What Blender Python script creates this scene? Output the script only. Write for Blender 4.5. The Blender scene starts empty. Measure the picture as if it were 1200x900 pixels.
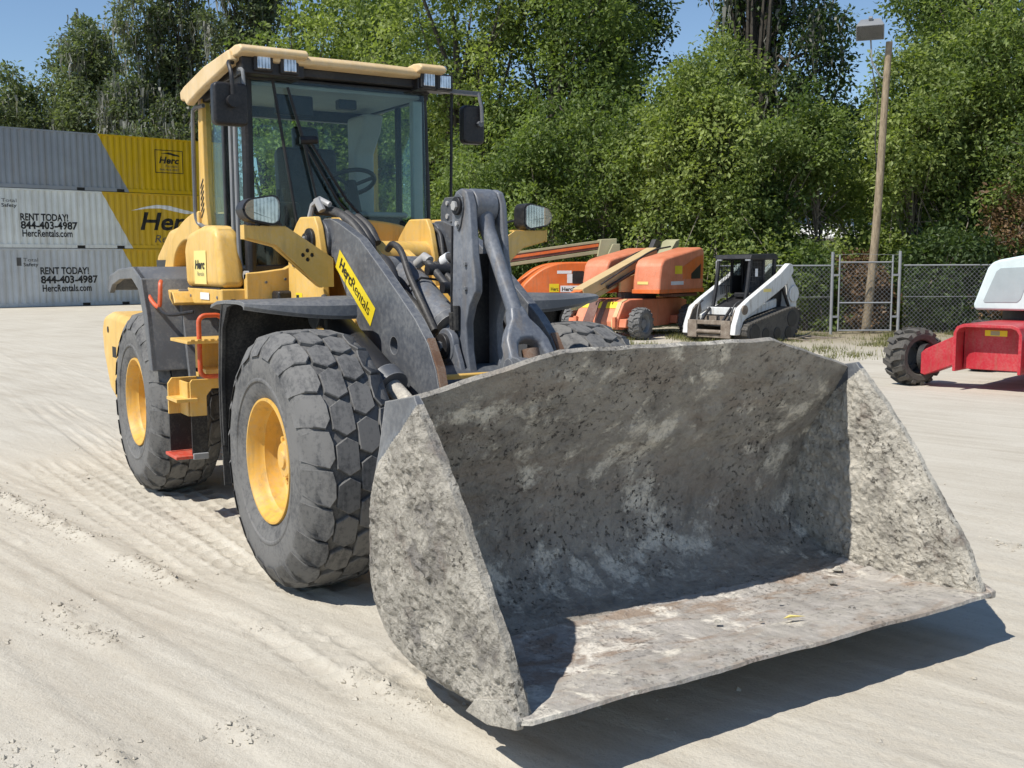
import bpy, bmesh, math, random
import numpy as np
from mathutils import Vector, Matrix
from mathutils.geometry import tessellate_polygon

# ------------------------------------------------------------------ scene, camera, light
scene = bpy.context.scene
col = scene.collection
PI = math.pi
CAM = Vector((5.648, -3.173, 1.796))
YAW, PITCH, ROLL, FOCAL = 2.5806, -0.112, -0.0038, 1244.6 / 1200 * 36
cd = bpy.data.cameras.new('camera')
cam = bpy.data.objects.new('camera', cd)
col.objects.link(cam)
FW = Vector((math.cos(YAW) * math.cos(PITCH), math.sin(YAW) * math.cos(PITCH), math.sin(PITCH)))
RT = FW.cross(Vector((0, 0, 1))).normalized()
UP = RT.cross(FW)
R2 = RT * math.cos(ROLL) + UP * math.sin(ROLL)
U2 = UP * math.cos(ROLL) - RT * math.sin(ROLL)
m3 = Matrix((R2, U2, -FW)).transposed()
cam.matrix_world = Matrix.Translation(CAM) @ m3.to_4x4()
cd.sensor_width = 36
cd.lens = FOCAL
cd.clip_end = 3000
cd.clip_start = 0.05
scene.camera = cam

SUN = Vector((0.025, -0.72, 1.0)).normalized()          # towards the sun
world = bpy.data.worlds.new('World')
scene.world = world
world.use_nodes = True
wn = world.node_tree
for n in list(wn.nodes):
    wn.nodes.remove(n)
sky = wn.nodes.new('ShaderNodeTexSky')
sky.sky_type = 'NISHITA'
sky.sun_disc = False
sky.sun_elevation = math.asin(SUN.z)
sky.sun_rotation = math.atan2(SUN.x, SUN.y)
sky.air_density = 1.0
sky.dust_density = 0.0
sky.ozone_density = 4.0
bg = wn.nodes.new('ShaderNodeBackground')
bg.inputs[1].default_value = 0.115
wo = wn.nodes.new('ShaderNodeOutputWorld')
wn.links.new(sky.outputs[0], bg.inputs[0])
wn.links.new(bg.outputs[0], wo.inputs[0])

sl = bpy.data.lights.new('sun', 'SUN')
sl.energy = 5.0
sl.angle = math.radians(0.53)
sl.color = (1.0, 0.955, 0.88)
so = bpy.data.objects.new('sun', sl)
col.objects.link(so)
so.location = (0, -20, 30)
so.rotation_euler = (-SUN).to_track_quat('-Z', 'Y').to_euler()

scene.view_settings.view_transform = 'Standard'
scene.view_settings.look = 'None'
scene.view_settings.exposure = 0.12
scene.view_settings.gamma = 1.0

# ------------------------------------------------------------------ numpy noise
def _hash(ix, iy, iz, seed):
    h = (ix.astype(np.int64) * 374761393 + iy.astype(np.int64) * 668265263 + iz.astype(np.int64) * 2147483647 + seed * 974711) & 0x7fffffff
    h = (h ^ (h >> 13)) * 1274126177 & 0x7fffffff
    h = (h ^ (h >> 16)) * 2654435 & 0x7fffffff
    h = h ^ (h >> 11)
    return (h & 0xffff) / 65535.0

def vnoise(x, y, z=0.0, seed=0):
    x = np.asarray(x, float); y = np.asarray(y, float); z = np.zeros_like(x) + z
    ix, iy, iz = np.floor(x), np.floor(y), np.floor(z)
    fx, fy, fz = x - ix, y - iy, z - iz
    fx = fx * fx * (3 - 2 * fx); fy = fy * fy * (3 - 2 * fy); fz = fz * fz * (3 - 2 * fz)
    r = 0
    for a in (0, 1):
        for b in (0, 1):
            for c in (0, 1):
                w = (fx if a else 1 - fx) * (fy if b else 1 - fy) * (fz if c else 1 - fz)
                r = r + w * _hash(ix + a, iy + b, iz + c, seed)
    return r

def fbm(x, y, z=0.0, octv=4, seed=0, gain=0.5):
    r = 0; a = 1; t = 0
    x = np.asarray(x, float); y = np.asarray(y, float)
    for o in range(octv):
        f = 2.03 ** o
        r = r + a * vnoise(x * f, y * f, np.asarray(z) * f, seed + o * 17)
        t += a; a *= gain
    return r / t

# ------------------------------------------------------------------ materials
MATS = {}
class NT:
    """small helper round a node tree"""
    def __init__(s, name):
        m = bpy.data.materials.new(name); m.use_nodes = True
        s.m = m; s.t = m.node_tree
        for n in list(s.t.nodes): s.t.nodes.remove(n)
        s.out = s.n('ShaderNodeOutputMaterial')
    def n(s, k, **kw):
        x = s.t.nodes.new(k)
        for a, v in kw.items(): setattr(x, a, v)
        return x
    def l(s, a, b): s.t.links.new(a, b)
    def coord(s, scale=1.0, kind='Object'):
        tc = s.n('ShaderNodeTexCoord'); mp = s.n('ShaderNodeMapping')
        sc = scale if isinstance(scale, (tuple, list)) else (scale,) * 3
        mp.inputs['Scale'].default_value = sc
        s.l(tc.outputs[kind], mp.inputs[0]); return mp.outputs[0]
    def noise(s, vec, scale=5, detail=4, rough=0.55, dist=0.0):
        x = s.n('ShaderNodeTexNoise'); x.inputs['Scale'].default_value = scale
        x.inputs['Detail'].default_value = detail; x.inputs['Roughness'].default_value = rough
        x.inputs['Distortion'].default_value = dist
        s.l(vec, x.inputs['Vector']); return x.outputs['Fac']
    def ramp(s, fac, stops):
        x = s.n('ShaderNodeValToRGB'); e = x.color_ramp.elements
        while len(e) < len(stops): e.new(0.5)
        for i, (p, c) in enumerate(stops):
            e[i].position = p
            e[i].color = (c, c, c, 1) if isinstance(c, (int, float)) else tuple(c) + (1,)
        s.l(fac, x.inputs[0]); return x.outputs[0]
    def mix(s, fac, a, b, blend='MIX'):
        x = s.n('ShaderNodeMix', data_type='RGBA', blend_type=blend)
        for sock, v in ((x.inputs[0], fac), (x.inputs[6], a), (x.inputs[7], b)):
            if hasattr(v, 'is_linked'): s.l(v, sock)
            elif isinstance(v, (int, float)): sock.default_value = v
            else: sock.default_value = tuple(v) + (1,)
        return x.outputs[2]
    def math(s, op, a, b=0.0):
        x = s.n('ShaderNodeMath', operation=op)
        for i, v in enumerate((a, b)):
            if hasattr(v, 'is_linked'): s.l(v, x.inputs[i])
            else: x.inputs[i].default_value = v
        return x.outputs[0]
    def bump(s, h, strength=0.3, dist=0.01, prev=None):
        x = s.n('ShaderNodeBump'); x.inputs['Strength'].default_value = strength
        x.inputs['Distance'].default_value = dist; s.l(h, x.inputs['Height'])
        if prev is not None: s.l(prev, x.inputs['Normal'])
        return x.outputs[0]
    def bsdf(s, color, rough=0.5, metal=0.0, normal=None, spec=0.5, coat=0.0):
        p = s.n('ShaderNodeBsdfPrincipled')
        for k, v in (('Base Color', color), ('Roughness', rough), ('Metallic', metal)):
            if hasattr(v, 'is_linked'): s.l(v, p.inputs[k])
            else: p.inputs[k].default_value = v if isinstance(v, (int, float)) else tuple(v) + (1,)
        p.inputs['Specular IOR Level'].default_value = spec
        p.inputs['Coat Weight'].default_value = coat
        if normal is not None: s.l(normal, p.inputs['Normal'])
        return p
    def done(s, shader):
        s.l(shader.outputs[0] if hasattr(shader, 'outputs') else shader, s.out.inputs[0]); return s.m

def paint(name, c, rough=0.4, dust=0.25, dustc=(0.36, 0.32, 0.25), scale=2.5, chips=0.0, chipc=(0.1, 0.08, 0.06), spec=0.4, var=0.12, edge=None, grime=0.0):
    t = NT(name); v = t.coord()
    big = t.noise(v, scale, 5, 0.6)
    fine = t.noise(v, scale * 14, 4, 0.65)
    c0 = tuple(x * (1 - var) for x in c); c1 = tuple(min(1, x * (1 + var)) for x in c)
    base = t.ramp(big, [(0.3, c0), (0.7, c1)])
    dm = t.ramp(t.math('MULTIPLY', big, fine), [(0.2, 0.0), (0.42, dust)])
    base = t.mix(dm, base, dustc)
    if chips > 0:
        ch = t.ramp(t.noise(v, scale * 9, 8, 0.75), [(0.70 - chips, 0.0), (0.73 - chips, 1.0)])
        base = t.mix(ch, base, chipc)
    if edge is not None:      # paint rubbed off along the edges
        bv = t.n('ShaderNodeBevel'); bv.samples = 4; bv.inputs['Radius'].default_value = 0.012
        ge = t.n('ShaderNodeNewGeometry'); dp = t.n('ShaderNodeVectorMath', operation='DOT_PRODUCT')
        t.l(bv.outputs[0], dp.inputs[0]); t.l(ge.outputs['Normal'], dp.inputs[1])
        ew = t.math('ADD', dp.outputs['Value'], t.math('MULTIPLY', t.math('SUBTRACT', fine, 0.45), 0.25))
        base = t.mix(t.ramp(ew, [(0.86, 0.75), (0.97, 0.0)]), base, edge)
    if grime > 0:             # greasy, dusty runs that follow the height of the panel
        gr = t.noise(t.coord((7, 7, 0.9)), 2.2, 6, 0.7); sp = t.noise(v, 60, 5, 0.75)
        base = t.mix(t.ramp(gr, [(0.50, 0.0), (0.72, grime)]), base, (0.20, 0.15, 0.09))
        base = t.mix(t.ramp(sp, [(0.66, 0.0), (0.72, grime)]), base, (0.09, 0.07, 0.05))
    r = t.math('ADD', t.math('MULTIPLY', fine, 0.25), rough - 0.1)
    b = t.bump(fine, 0.08, 0.003)
    MATS[name] = t.done(t.bsdf(base, r, 0, b, spec)); return MATS[name]

paint('yellow', (0.72, 0.445, 0.105), 0.45, 0.40, (0.62, 0.50, 0.32), grime=0.35)
paint('roof_yellow', (0.66, 0.48, 0.25), 0.6, 0.55, (0.64, 0.55, 0.43), grime=0.2)
paint('rim_yellow', (0.70, 0.40, 0.07), 0.5, 0.6, (0.50, 0.38, 0.22), grime=0.5)
paint('worn_grey', (0.125, 0.137, 0.16), 0.38, 0.5, (0.30, 0.305, 0.31), 3.0, 0.08, (0.10, 0.10, 0.11), edge=(0.44, 0.44, 0.43), grime=0.45)
paint('dark_grey', (0.085, 0.092, 0.105), 0.36, 0.35, (0.26, 0.26, 0.25), 3.0, edge=(0.30, 0.30, 0.30))
paint('arm_grey', (0.088, 0.095, 0.108), 0.38, 0.45, (0.30, 0.30, 0.29), 2.2, 0.06, (0.26, 0.26, 0.25), edge=(0.42, 0.41, 0.39))
paint('fender_grey', (0.115, 0.12, 0.128), 0.48, 0.5, (0.30, 0.29, 0.27), 3, edge=(0.30, 0.30, 0.30))
paint('black', (0.014, 0.014, 0.016), 0.45, 0.25, (0.12, 0.11, 0.1), 4)
paint('black_flap', (0.02, 0.02, 0.021), 0.7, 0.5, (0.14, 0.13, 0.11), 5)
paint('mid_grey_plastic', (0.20, 0.21, 0.22), 0.5, 0.2)
paint('interior_grey', (0.42, 0.44, 0.44), 0.7, 0.1)
paint('pillar_trim', (0.42, 0.48, 0.47), 0.6, 0.1)
paint('orange_rail', (0.62, 0.10, 0.03), 0.45, 0.3)
paint('red_step', (0.55, 0.06, 0.03), 0.5, 0.5)
paint('chrome', (0.38, 0.38, 0.38), 0.3, 0.5)
paint('hose', (0.035, 0.035, 0.037), 0.5, 0.45, (0.17, 0.16, 0.14), 6)
paint('rust', (0.16, 0.085, 0.05), 0.8, 0.5, (0.30, 0.27, 0.22), 8, 0.05)
paint('sticker_yellow', (0.80, 0.62, 0.02), 0.5, 0.1)
paint('sticker_pale', (0.80, 0.66, 0.22), 0.5, 0.1)
paint('white_paint', (0.70, 0.71, 0.70), 0.45, 0.45, (0.4, 0.37, 0.3), 3, 0.05, (0.2, 0.16, 0.1), grime=0.6)
paint('print_black', (0.012, 0.012, 0.013), 0.6, 0.05)
paint('print_grey', (0.09, 0.09, 0.09), 0.6, 0.05)
paint('print_white', (0.75, 0.76, 0.76), 0.6, 0.05)
paint('lift_orange', (0.70, 0.15, 0.028), 0.4, 0.3, (0.55, 0.3, 0.18), grime=0.4)
paint('lift_salmon', (0.66, 0.205, 0.10), 0.5, 0.5, (0.66, 0.33, 0.22), grime=0.3)
paint('lift_tan', (0.58, 0.42, 0.21), 0.5, 0.3)
paint('lift_brown', (0.14, 0.06, 0.045), 0.6, 0.3)
paint('lift_sand', (0.36, 0.34, 0.20), 0.55, 0.3)
paint('red_paint', (0.46, 0.02, 0.035), 0.4, 0.3, (0.5, 0.25, 0.22), grime=0.35)
paint('pale_cowl', (0.60, 0.70, 0.69), 0.5, 0.2, (0.6, 0.62, 0.58))
paint('cowl_panel', (0.36, 0.42, 0.43), 0.35, 0.15)
paint('galvanised', (0.27, 0.28, 0.29), 0.5, 0.2, (0.3, 0.29, 0.26), 5)
paint('bobcat_dirt', (0.19, 0.15, 0.115), 0.9, 0.6, (0.40, 0.36, 0.30), 7, 0.12, (0.07, 0.045, 0.03))
paint('shed_white', (0.78, 0.79, 0.78), 0.6, 0.2, (0.6, 0.6, 0.55), 1)

def mat_rubber(name, c=(0.030, 0.032, 0.037), dust=(0.20, 0.195, 0.185), amt=0.75):
    t = NT(name); v = t.coord()
    a = t.noise(v, 3, 6, 0.65); b = t.noise(v, 40, 5, 0.7); st = t.noise(t.coord((2, 9, 2)), 3, 5, 0.7)
    m = t.ramp(t.math('MULTIPLY', t.math('ADD', a, st), t.math('ADD', b, 0.45)), [(0.55, 0.05), (1.15, amt)])
    base = t.mix(m, c, dust)
    MATS[name] = t.done(t.bsdf(base, 0.75, 0, t.bump(b, 0.25, 0.004), 0.3))
mat_rubber('rubber')
mat_rubber('rubber_dark', (0.028, 0.028, 0.03), (0.18, 0.165, 0.14), 0.5)

def mat_glass(name, tint, refl=1.0):
    t = NT(name)
    tr = t.n('ShaderNodeBsdfTransparent'); tr.inputs[0].default_value = tuple(tint) + (1,)
    gl = t.n('ShaderNodeBsdfGlossy'); gl.inputs['Roughness'].default_value = 0.03
    gl.inputs[0].default_value = (1, 1, 1, 1)
    fr = t.n('ShaderNodeFresnel'); fr.inputs[0].default_value = 1.52
    f = t.math('MULTIPLY', fr.outputs[0], refl)
    mx = t.n('ShaderNodeMixShader'); t.l(f, mx.inputs[0]); t.l(tr.outputs[0], mx.inputs[1]); t.l(gl.outputs[0], mx.inputs[2])
    # thin film of dust on the pane
    df = t.n('ShaderNodeBsdfDiffuse'); df.inputs[0].default_value = (0.35, 0.36, 0.35, 1)
    dn = t.ramp(t.noise(t.coord(), 2.5, 5, 0.6), [(0.35, 0.002), (0.75, 0.012)])
    m2 = t.n('ShaderNodeMixShader'); t.l(dn, m2.inputs[0]); t.l(mx.outputs[0], m2.inputs[1]); t.l(df.outputs[0], m2.inputs[2])
    MATS[name] = t.done(m2)
mat_glass('cab_glass', (0.82, 0.89, 0.88), 0.6)
mat_glass('side_glass', (0.80, 0.88, 0.87), 0.25)
mat_glass('lamp_glass', (0.92, 0.94, 0.95), 1.3)

def mat_lens():
    t = NT('lamp_lens'); w = t.n('ShaderNodeTexWave'); w.inputs['Scale'].default_value = 14; w.bands_direction = 'Y'; w.inputs['Distortion'].default_value = 0.6
    t.l(t.coord(), w.inputs[0]); n = t.noise(t.coord(), 18, 3, 0.5)
    c = t.ramp(t.math('ADD', t.math('MULTIPLY', w.outputs['Fac'], 0.35), n), [(0.35, (0.22, 0.23, 0.25)), (0.62, (0.62, 0.64, 0.66)), (0.9, (0.9, 0.9, 0.92))])
    MATS['lamp_lens'] = t.done(t.bsdf(c, 0.12, 0.6, t.bump(w.outputs['Fac'], 0.15, 0.004)))
mat_lens()
paint('amber_lens', (0.55, 0.32, 0.14), 0.2, 0.05)

def mat_bucket(name, steel, mud, bias, rustamt=0.2, pit=0.8, relief=0.05, streak=(2, 26, 2), contrast=1.0):
    t = NT(name); v = t.coord()
    big = t.noise(v, 2.0, 6, 0.62, 0.35); mid = t.noise(v, 8, 7, 0.68, 0.3); fine = t.noise(v, 48, 5, 0.7, 0.2); gr = t.noise(v, 150, 3, 0.7)
    k = t.math('ADD', t.math('MULTIPLY', big, 0.6), t.math('ADD', t.math('MULTIPLY', mid, 0.35), t.math('MULTIPLY', fine, 0.12)))
    mm = t.ramp(k, [(bias, 0.0), (bias + 0.06, 1.0)])
    def sc(f): return tuple(min(1, x * (1 + (f - 1) * contrast)) for x in mud)
    mudc = t.ramp(t.math('ADD', t.math('MULTIPLY', big, 0.5), t.math('MULTIPLY', mid, 0.5)), [(0.38, sc(0.50)), (0.47, sc(0.86)), (0.54, sc(1.06)), (0.64, sc(1.32))])
    mudc = t.mix(t.ramp(fine, [(0.34, 0.42 * contrast), (0.47, 0.0)]), mudc, tuple(x * 0.45 for x in mud))
    st = t.ramp(t.noise(t.coord(streak), 1.0, 6, 0.7), [(0.3, tuple(x * 0.55 for x in steel)), (0.7, tuple(min(1, x * 1.3) for x in steel))])
    st = t.mix(t.ramp(t.noise(v, 16, 6, 0.7), [(0.40, 0.0), (0.62, 0.5)]), st, tuple(x * 0.7 for x in mud))
    ru = t.ramp(t.noise(t.coord((1.6, 0.7, 1.6)), 2.6, 6, 0.7, 0.5), [(0.50, 0.0), (0.60, rustamt)])
    st = t.mix(ru, st, (0.26, 0.165, 0.10))
    c = t.mix(mm, st, mudc)
    pits = t.math('MULTIPLY', t.ramp(t.noise(v, 38, 6, 0.72, 0.0), [(0.375, 1.0), (0.43, 0.0)]), t.ramp(t.noise(v, 3.0, 5, 0.65), [(0.44, 0.06), (0.60, 1.0)]))
    c = t.mix(t.math('MULTIPLY', pits, pit), c, (0.045, 0.04, 0.034))
    h = t.math('ADD', t.math('MULTIPLY', mid, 0.7), t.math('ADD', t.math('MULTIPLY', fine, 0.35), t.math('MULTIPLY', gr, 0.10)))
    h = t.math('SUBTRACT', h, t.math('MULTIPLY', pits, 0.3))
    MATS[name] = t.done(t.bsdf(c, t.ramp(mm, [(0, 0.55), (1, 0.95)]), 0, t.bump(h, 0.85, relief), 0.25))
mat_bucket('bucket_mud', (0.32, 0.295, 0.265), (0.51, 0.475, 0.405), 0.43, 0.3, 0.8, 0.055, (2, 26, 2), 1.1)
mat_bucket('bucket_mud_outer', (0.27, 0.25, 0.225), (0.40, 0.37, 0.315), 0.44, 0.3, 0.8, 0.065, (2, 26, 2), 1.3)
mat_bucket('bucket_inside', (0.34, 0.315, 0.275), (0.60, 0.56, 0.475), 0.57, 0.2, 0.9, 0.05, (14, 6, 3), 1.1)
mat_bucket('bucket_floor', (0.43, 0.40, 0.365), (0.60, 0.56, 0.49), 0.53, 0.6, 0.25, 0.025, (3, 8, 3))
mat_bucket('bucket_steel', (0.42, 0.39, 0.35), (0.56, 0.52, 0.44), 0.54, 0.35, 0.3, 0.02, (6, 12, 6))

def mat_ground():
    t = NT('sand'); v = t.coord()
    b = t.noise(v, 0.7, 6, 0.6); c = t.noise(v, 9, 6, 0.7); d = t.noise(v, 80, 5, 0.75); e = t.noise(v, 28, 5, 0.7)
    # streaks of packed and loose sand along the wheel tracks
    def streak(ang, sc):
        tc = t.n('ShaderNodeTexCoord'); m1 = t.n('ShaderNodeMapping'); m1.inputs['Rotation'].default_value = (0, 0, math.radians(ang)); m2 = t.n('ShaderNodeMapping'); m2.inputs['Scale'].default_value = sc
        t.l(tc.outputs['Object'], m1.inputs[0]); t.l(m1.outputs[0], m2.inputs[0]); return t.noise(m2.outputs[0], 1.0, 5, 0.6, 0.25)
    s1 = streak(-11.5, (0.35, 6.5, 1)); s2 = streak(-14, (0.5, 24, 1)); s3 = streak(-26, (0.4, 9, 1))
    k = t.math('ADD', t.math('MULTIPLY', b, 0.3), t.math('ADD', t.math('MULTIPLY', s1, 0.35), t.math('ADD', t.math('MULTIPLY', s2, 0.08), t.math('ADD', t.math('MULTIPLY', s3, 0.12), t.math('MULTIPLY', c, 0.10)))))
    base = t.ramp(k, [(0.34, (0.415, 0.37, 0.298)), (0.48, (0.508, 0.468, 0.39)), (0.64, (0.585, 0.548, 0.468))])
    base = t.mix(t.ramp(e, [(0.30, 0.35), (0.46, 0.0)]), base, (0.33, 0.285, 0.22))
    base = t.mix(t.ramp(d, [(0.28, 0.5), (0.42, 0.0)]), base, (0.22, 0.19, 0.15))
    # earth with leaf litter and weeds beside the fence
    tc = t.n('ShaderNodeTexCoord'); sp = t.n('ShaderNodeSeparateXYZ'); t.l(tc.outputs['Object'], sp.inputs[0])
    dist = t.math('ADD', t.math('MULTIPLY', sp.outputs[0], -0.847), t.math('MULTIPLY', sp.outputs[1], 0.532))
    lit = t.math('ADD', dist, t.math('MULTIPLY', t.math('SUBTRACT', b, 0.5), 7.0))
    lit = t.math('ADD', lit, t.math('MULTIPLY', t.math('SUBTRACT', c, 0.5), 4.0))
    lm = t.n('ShaderNodeMapRange'); lm.inputs[1].default_value = 13.5; lm.inputs[2].default_value = 19.5; t.l(lit, lm.inputs[0])
    right = t.n('ShaderNodeMapRange'); right.inputs[1].default_value = 4.0; right.inputs[2].default_value = 9.0
    rr = t.math('ADD', t.math('MULTIPLY', sp.outputs[0], 0.532), t.math('MULTIPLY', sp.outputs[1], 0.847)); t.l(t.math('ADD', rr, t.math('MULTIPLY', b, 2.0)), right.inputs[0])
    lf = t.math('MULTIPLY', t.math('MULTIPLY', lm.outputs[0], right.outputs[0]), 0.85)
    litc = t.ramp(c, [(0.3, (0.12, 0.10, 0.055)), (0.5, (0.25, 0.205, 0.125)), (0.72, (0.38, 0.33, 0.23))])
    base = t.mix(lf, base, litc)
    h = t.math('ADD', t.math('MULTIPLY', e, 0.5), t.math('ADD', t.math('MULTIPLY', d, 0.28), t.math('MULTIPLY', s2, 0.15)))
    MATS['sand'] = t.done(t.bsdf(base, 0.95, 0, t.bump(h, 0.6, 0.03), 0.15))
mat_ground()

def mat_leaf(name, dark, light, trans=0.35):
    t = NT(name)
    at = t.n('ShaderNodeAttribute'); at.attribute_name = 'tone'
    c = t.ramp(at.outputs['Fac'], [(0.0, dark), (1.0, light)])
    p = t.bsdf(c, 0.5, 0, None, 0.35)
    tl = t.n('ShaderNodeBsdfTranslucent'); tcx = t.mix(1.0, c, (1.25, 1.35, 0.55), 'MULTIPLY'); t.l(tcx, tl.inputs[0])
    mx = t.n('ShaderNodeMixShader'); mx.inputs[0].default_value = trans
    t.l(p.outputs[0], mx.inputs[1]); t.l(tl.outputs[0], mx.inputs[2])
    MATS[name] = t.done(mx)
mat_leaf('leaf_mid', (0.062, 0.102, 0.028), (0.265, 0.335, 0.098), 0.45)
mat_leaf('leaf_bright', (0.098, 0.142, 0.036), (0.36, 0.42, 0.135), 0.45)
mat_leaf('leaf_dark', (0.030, 0.056, 0.020), (0.125, 0.178, 0.058), 0.4)
mat_leaf('leaf_oak', (0.06, 0.082, 0.043), (0.21, 0.25, 0.13), 0.4)
mat_leaf('leaf_dry', (0.10, 0.055, 0.028), (0.25, 0.16, 0.08), 0.2)
mat_leaf('grass_blade', (0.09, 0.11, 0.03), (0.27, 0.25, 0.11), 0.3)
mat_leaf('moss', (0.12, 0.125, 0.105), (0.27, 0.27, 0.235), 0.25)
def mat_bark(name, c0, c1):
    t = NT(name); n = t.noise(t.coord((6, 6, 1.2)), 3, 6, 0.7)
    MATS[name] = t.done(t.bsdf(t.ramp(n, [(0.3, c0), (0.7, c1)]), 0.9, 0, t.bump(n, 0.8, 0.03), 0.2))
mat_bark('bark', (0.035, 0.03, 0.025), (0.13, 0.115, 0.095))
mat_bark('pole_wood', (0.16, 0.12, 0.08), (0.42, 0.34, 0.23))
mat_bark('dry_wood', (0.17, 0.14, 0.11), (0.33, 0.28, 0.23))

# ------------------------------------------------------------------ mesh building
class MB:
    def __init__(s): s.v = []; s.f = []; s.dis = False
    def add(s, vs, fs):
        o = len(s.v); s.v += [tuple(p) for p in vs]; s.f += [tuple(i + o for i in f) for f in fs]; return s
    def box(s, c, d, rot=None):
        hx, hy, hz = d[0] / 2, d[1] / 2, d[2] / 2
        vs = [Vector((x, y, z)) for x in (-hx, hx) for y in (-hy, hy) for z in (-hz, hz)]
        if rot is not None: vs = [rot @ p for p in vs]
        c = Vector(c)
        return s.add([p + c for p in vs], [(0, 1, 3, 2), (4, 6, 7, 5), (0, 4, 5, 1), (2, 3, 7, 6), (0, 2, 6, 4), (1, 5, 7, 3)])
    def bb(s, x0, x1, y0, y1, z0, z1):
        return s.box(((x0 + x1) / 2, (y0 + y1) / 2, (z0 + z1) / 2), (abs(x1 - x0), abs(y1 - y0), abs(z1 - z0)))
    def prism(s, poly, axis, lo, hi, holes=()):
        def P(a, b, h):
            return (a, h, b) if axis == 'y' else ((h, a, b) if axis == 'x' else (a, b, h))
        area = sum(poly[i][0] * poly[(i + 1) % len(poly)][1] - poly[(i + 1) % len(poly)][0] * poly[i][1] for i in range(len(poly)))
        if area < 0: poly = poly[::-1]
        loops = [list(poly)] + [list(h) for h in holes]
        flat = [p for l in loops for p in l]; n = len(flat)
        vs = [P(a, b, lo) for a, b in flat] + [P(a, b, hi) for a, b in flat]
        fs = []
        flip = axis == 'y'
        if holes:
            s.dis = True
            for t in tessellate_polygon([[Vector((a, b, 0)) for a, b in l] for l in loops]):
                t = tuple(t)
                a2 = (flat[t[1]][0] - flat[t[0]][0]) * (flat[t[2]][1] - flat[t[0]][1]) - (flat[t[2]][0] - flat[t[0]][0]) * (flat[t[1]][1] - flat[t[0]][1])
                if a2 < 0: t = t[::-1]
                fs.append(tuple(i + n for i in t)); fs.append(t[::-1])
        else:
            fs.append(tuple(range(n, 2 * n))); fs.append(tuple(range(n))[::-1])
        o = 0
        for li, l in enumerate(loops):
            k = len(l)
            ar = sum(l[i][0] * l[(i + 1) % k][1] - l[(i + 1) % k][0] * l[i][1] for i in range(k))
            for i in range(k):
                a, b = o + i, o + (i + 1) % k
                q = (a, b, b + n, a + n)
                if li > 0 and ar > 0: q = q[::-1]
                fs.append(q)
            o += k
        if flip: fs = [f[::-1] for f in fs]
        return s.add(vs, fs)
    def tube(s, pts, r, n=8, cap=True):
        pts = [Vector(p) for p in pts]; m = len(pts)
        rs = r if isinstance(r, (list, tuple)) else [r] * m
        tg = []
        for i in range(m):
            d = (pts[min(i + 1, m - 1)] - pts[max(i - 1, 0)])
            tg.append(d.normalized() if d.length > 1e-9 else Vector((0, 0, 1)))
        a = tg[0].orthogonal().normalized(); vs = []
        for i in range(m):
            a = (a - tg[i] * a.dot(tg[i])); a = a.normalized() if a.length > 1e-6 else tg[i].orthogonal().normalized()
            b = tg[i].cross(a)
            for k in range(n):
                w = 2 * PI * k / n
                vs.append(pts[i] + (a * math.cos(w) + b * math.sin(w)) * rs[i])
        fs = [(i * n + k, i * n + (k + 1) % n, (i + 1) * n + (k + 1) % n, (i + 1) * n + k) for i in range(m - 1) for k in range(n)]
        if cap: fs += [tuple(range(n))[::-1], tuple(range((m - 1) * n, m * n))]
        return s.add(vs, fs)
    def lathe(s, prof, c, axis, n=32, close=True):
        """prof: (radius, height along axis)"""
        ax = Vector(axis).normalized(); a = ax.orthogonal().normalized(); b = ax.cross(a); c = Vector(c); vs = []
        for r, h in prof:
            for k in range(n):
                w = 2 * PI * k / n
                vs.append(c + ax * h + (a * math.cos(w) + b * math.sin(w)) * max(r, 1e-4))
        m = len(prof)
        fs = [(i * n + k, i * n + (k + 1) % n, (i + 1) * n + (k + 1) % n, (i + 1) * n + k) for i in range(m - 1) for k in range(n)]
        if close: fs += [tuple(range(n))[::-1], tuple(range((m - 1) * n, m * n))]
        return s.add(vs, fs)
    def cyl(s, p0, p1, r, n=20, r1=None):
        p0 = Vector(p0); d = Vector(p1) - p0
        return s.lathe([(r, 0), (r if r1 is None else r1, d.length)], p0, d, n)
    def build(s, name, m, parent=None, bevel=0.0, seg=2, smooth=True, angle=38, fix=False):
        me = bpy.data.meshes.new(name); me.from_pydata(s.v, [], s.f); me.update()
        if s.dis:
            bm = bmesh.new(); bm.from_mesh(me); bmesh.ops.recalc_face_normals(bm, faces=bm.faces)
            bmesh.ops.dissolve_limit(bm, angle_limit=0.005, verts=bm.verts, edges=bm.edges); bm.to_mesh(me); bm.free()
        return link(name, me, m, parent, bevel, seg, smooth, angle, fix)

def link(name, me, m, parent=None, bevel=0.0, seg=2, smooth=True, angle=38, fix=False):
    o = bpy.data.objects.new(name, me); col.objects.link(o)
    if m: me.materials.append(MATS[m] if isinstance(m, str) else m)
    if fix or bevel:
        bm = bmesh.new(); bm.from_mesh(me); bmesh.ops.recalc_face_normals(bm, faces=bm.faces); bm.to_mesh(me); bm.free()
    if smooth:
        me.shade_smooth(); me.set_sharp_from_angle(angle=math.radians(angle))
    if bevel:
        b = o.modifiers.new('bevel', 'BEVEL'); b.width = bevel; b.segments = seg; b.limit_method = 'ANGLE'; b.angle_limit = math.radians(28); b.harden_normals = True
    if parent is not None:
        o.parent = parent
        if parent.type == 'EMPTY' and parent.get('_w'): o.matrix_parent_inverse = Matrix.Translation(-parent.location)
    return o

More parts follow.
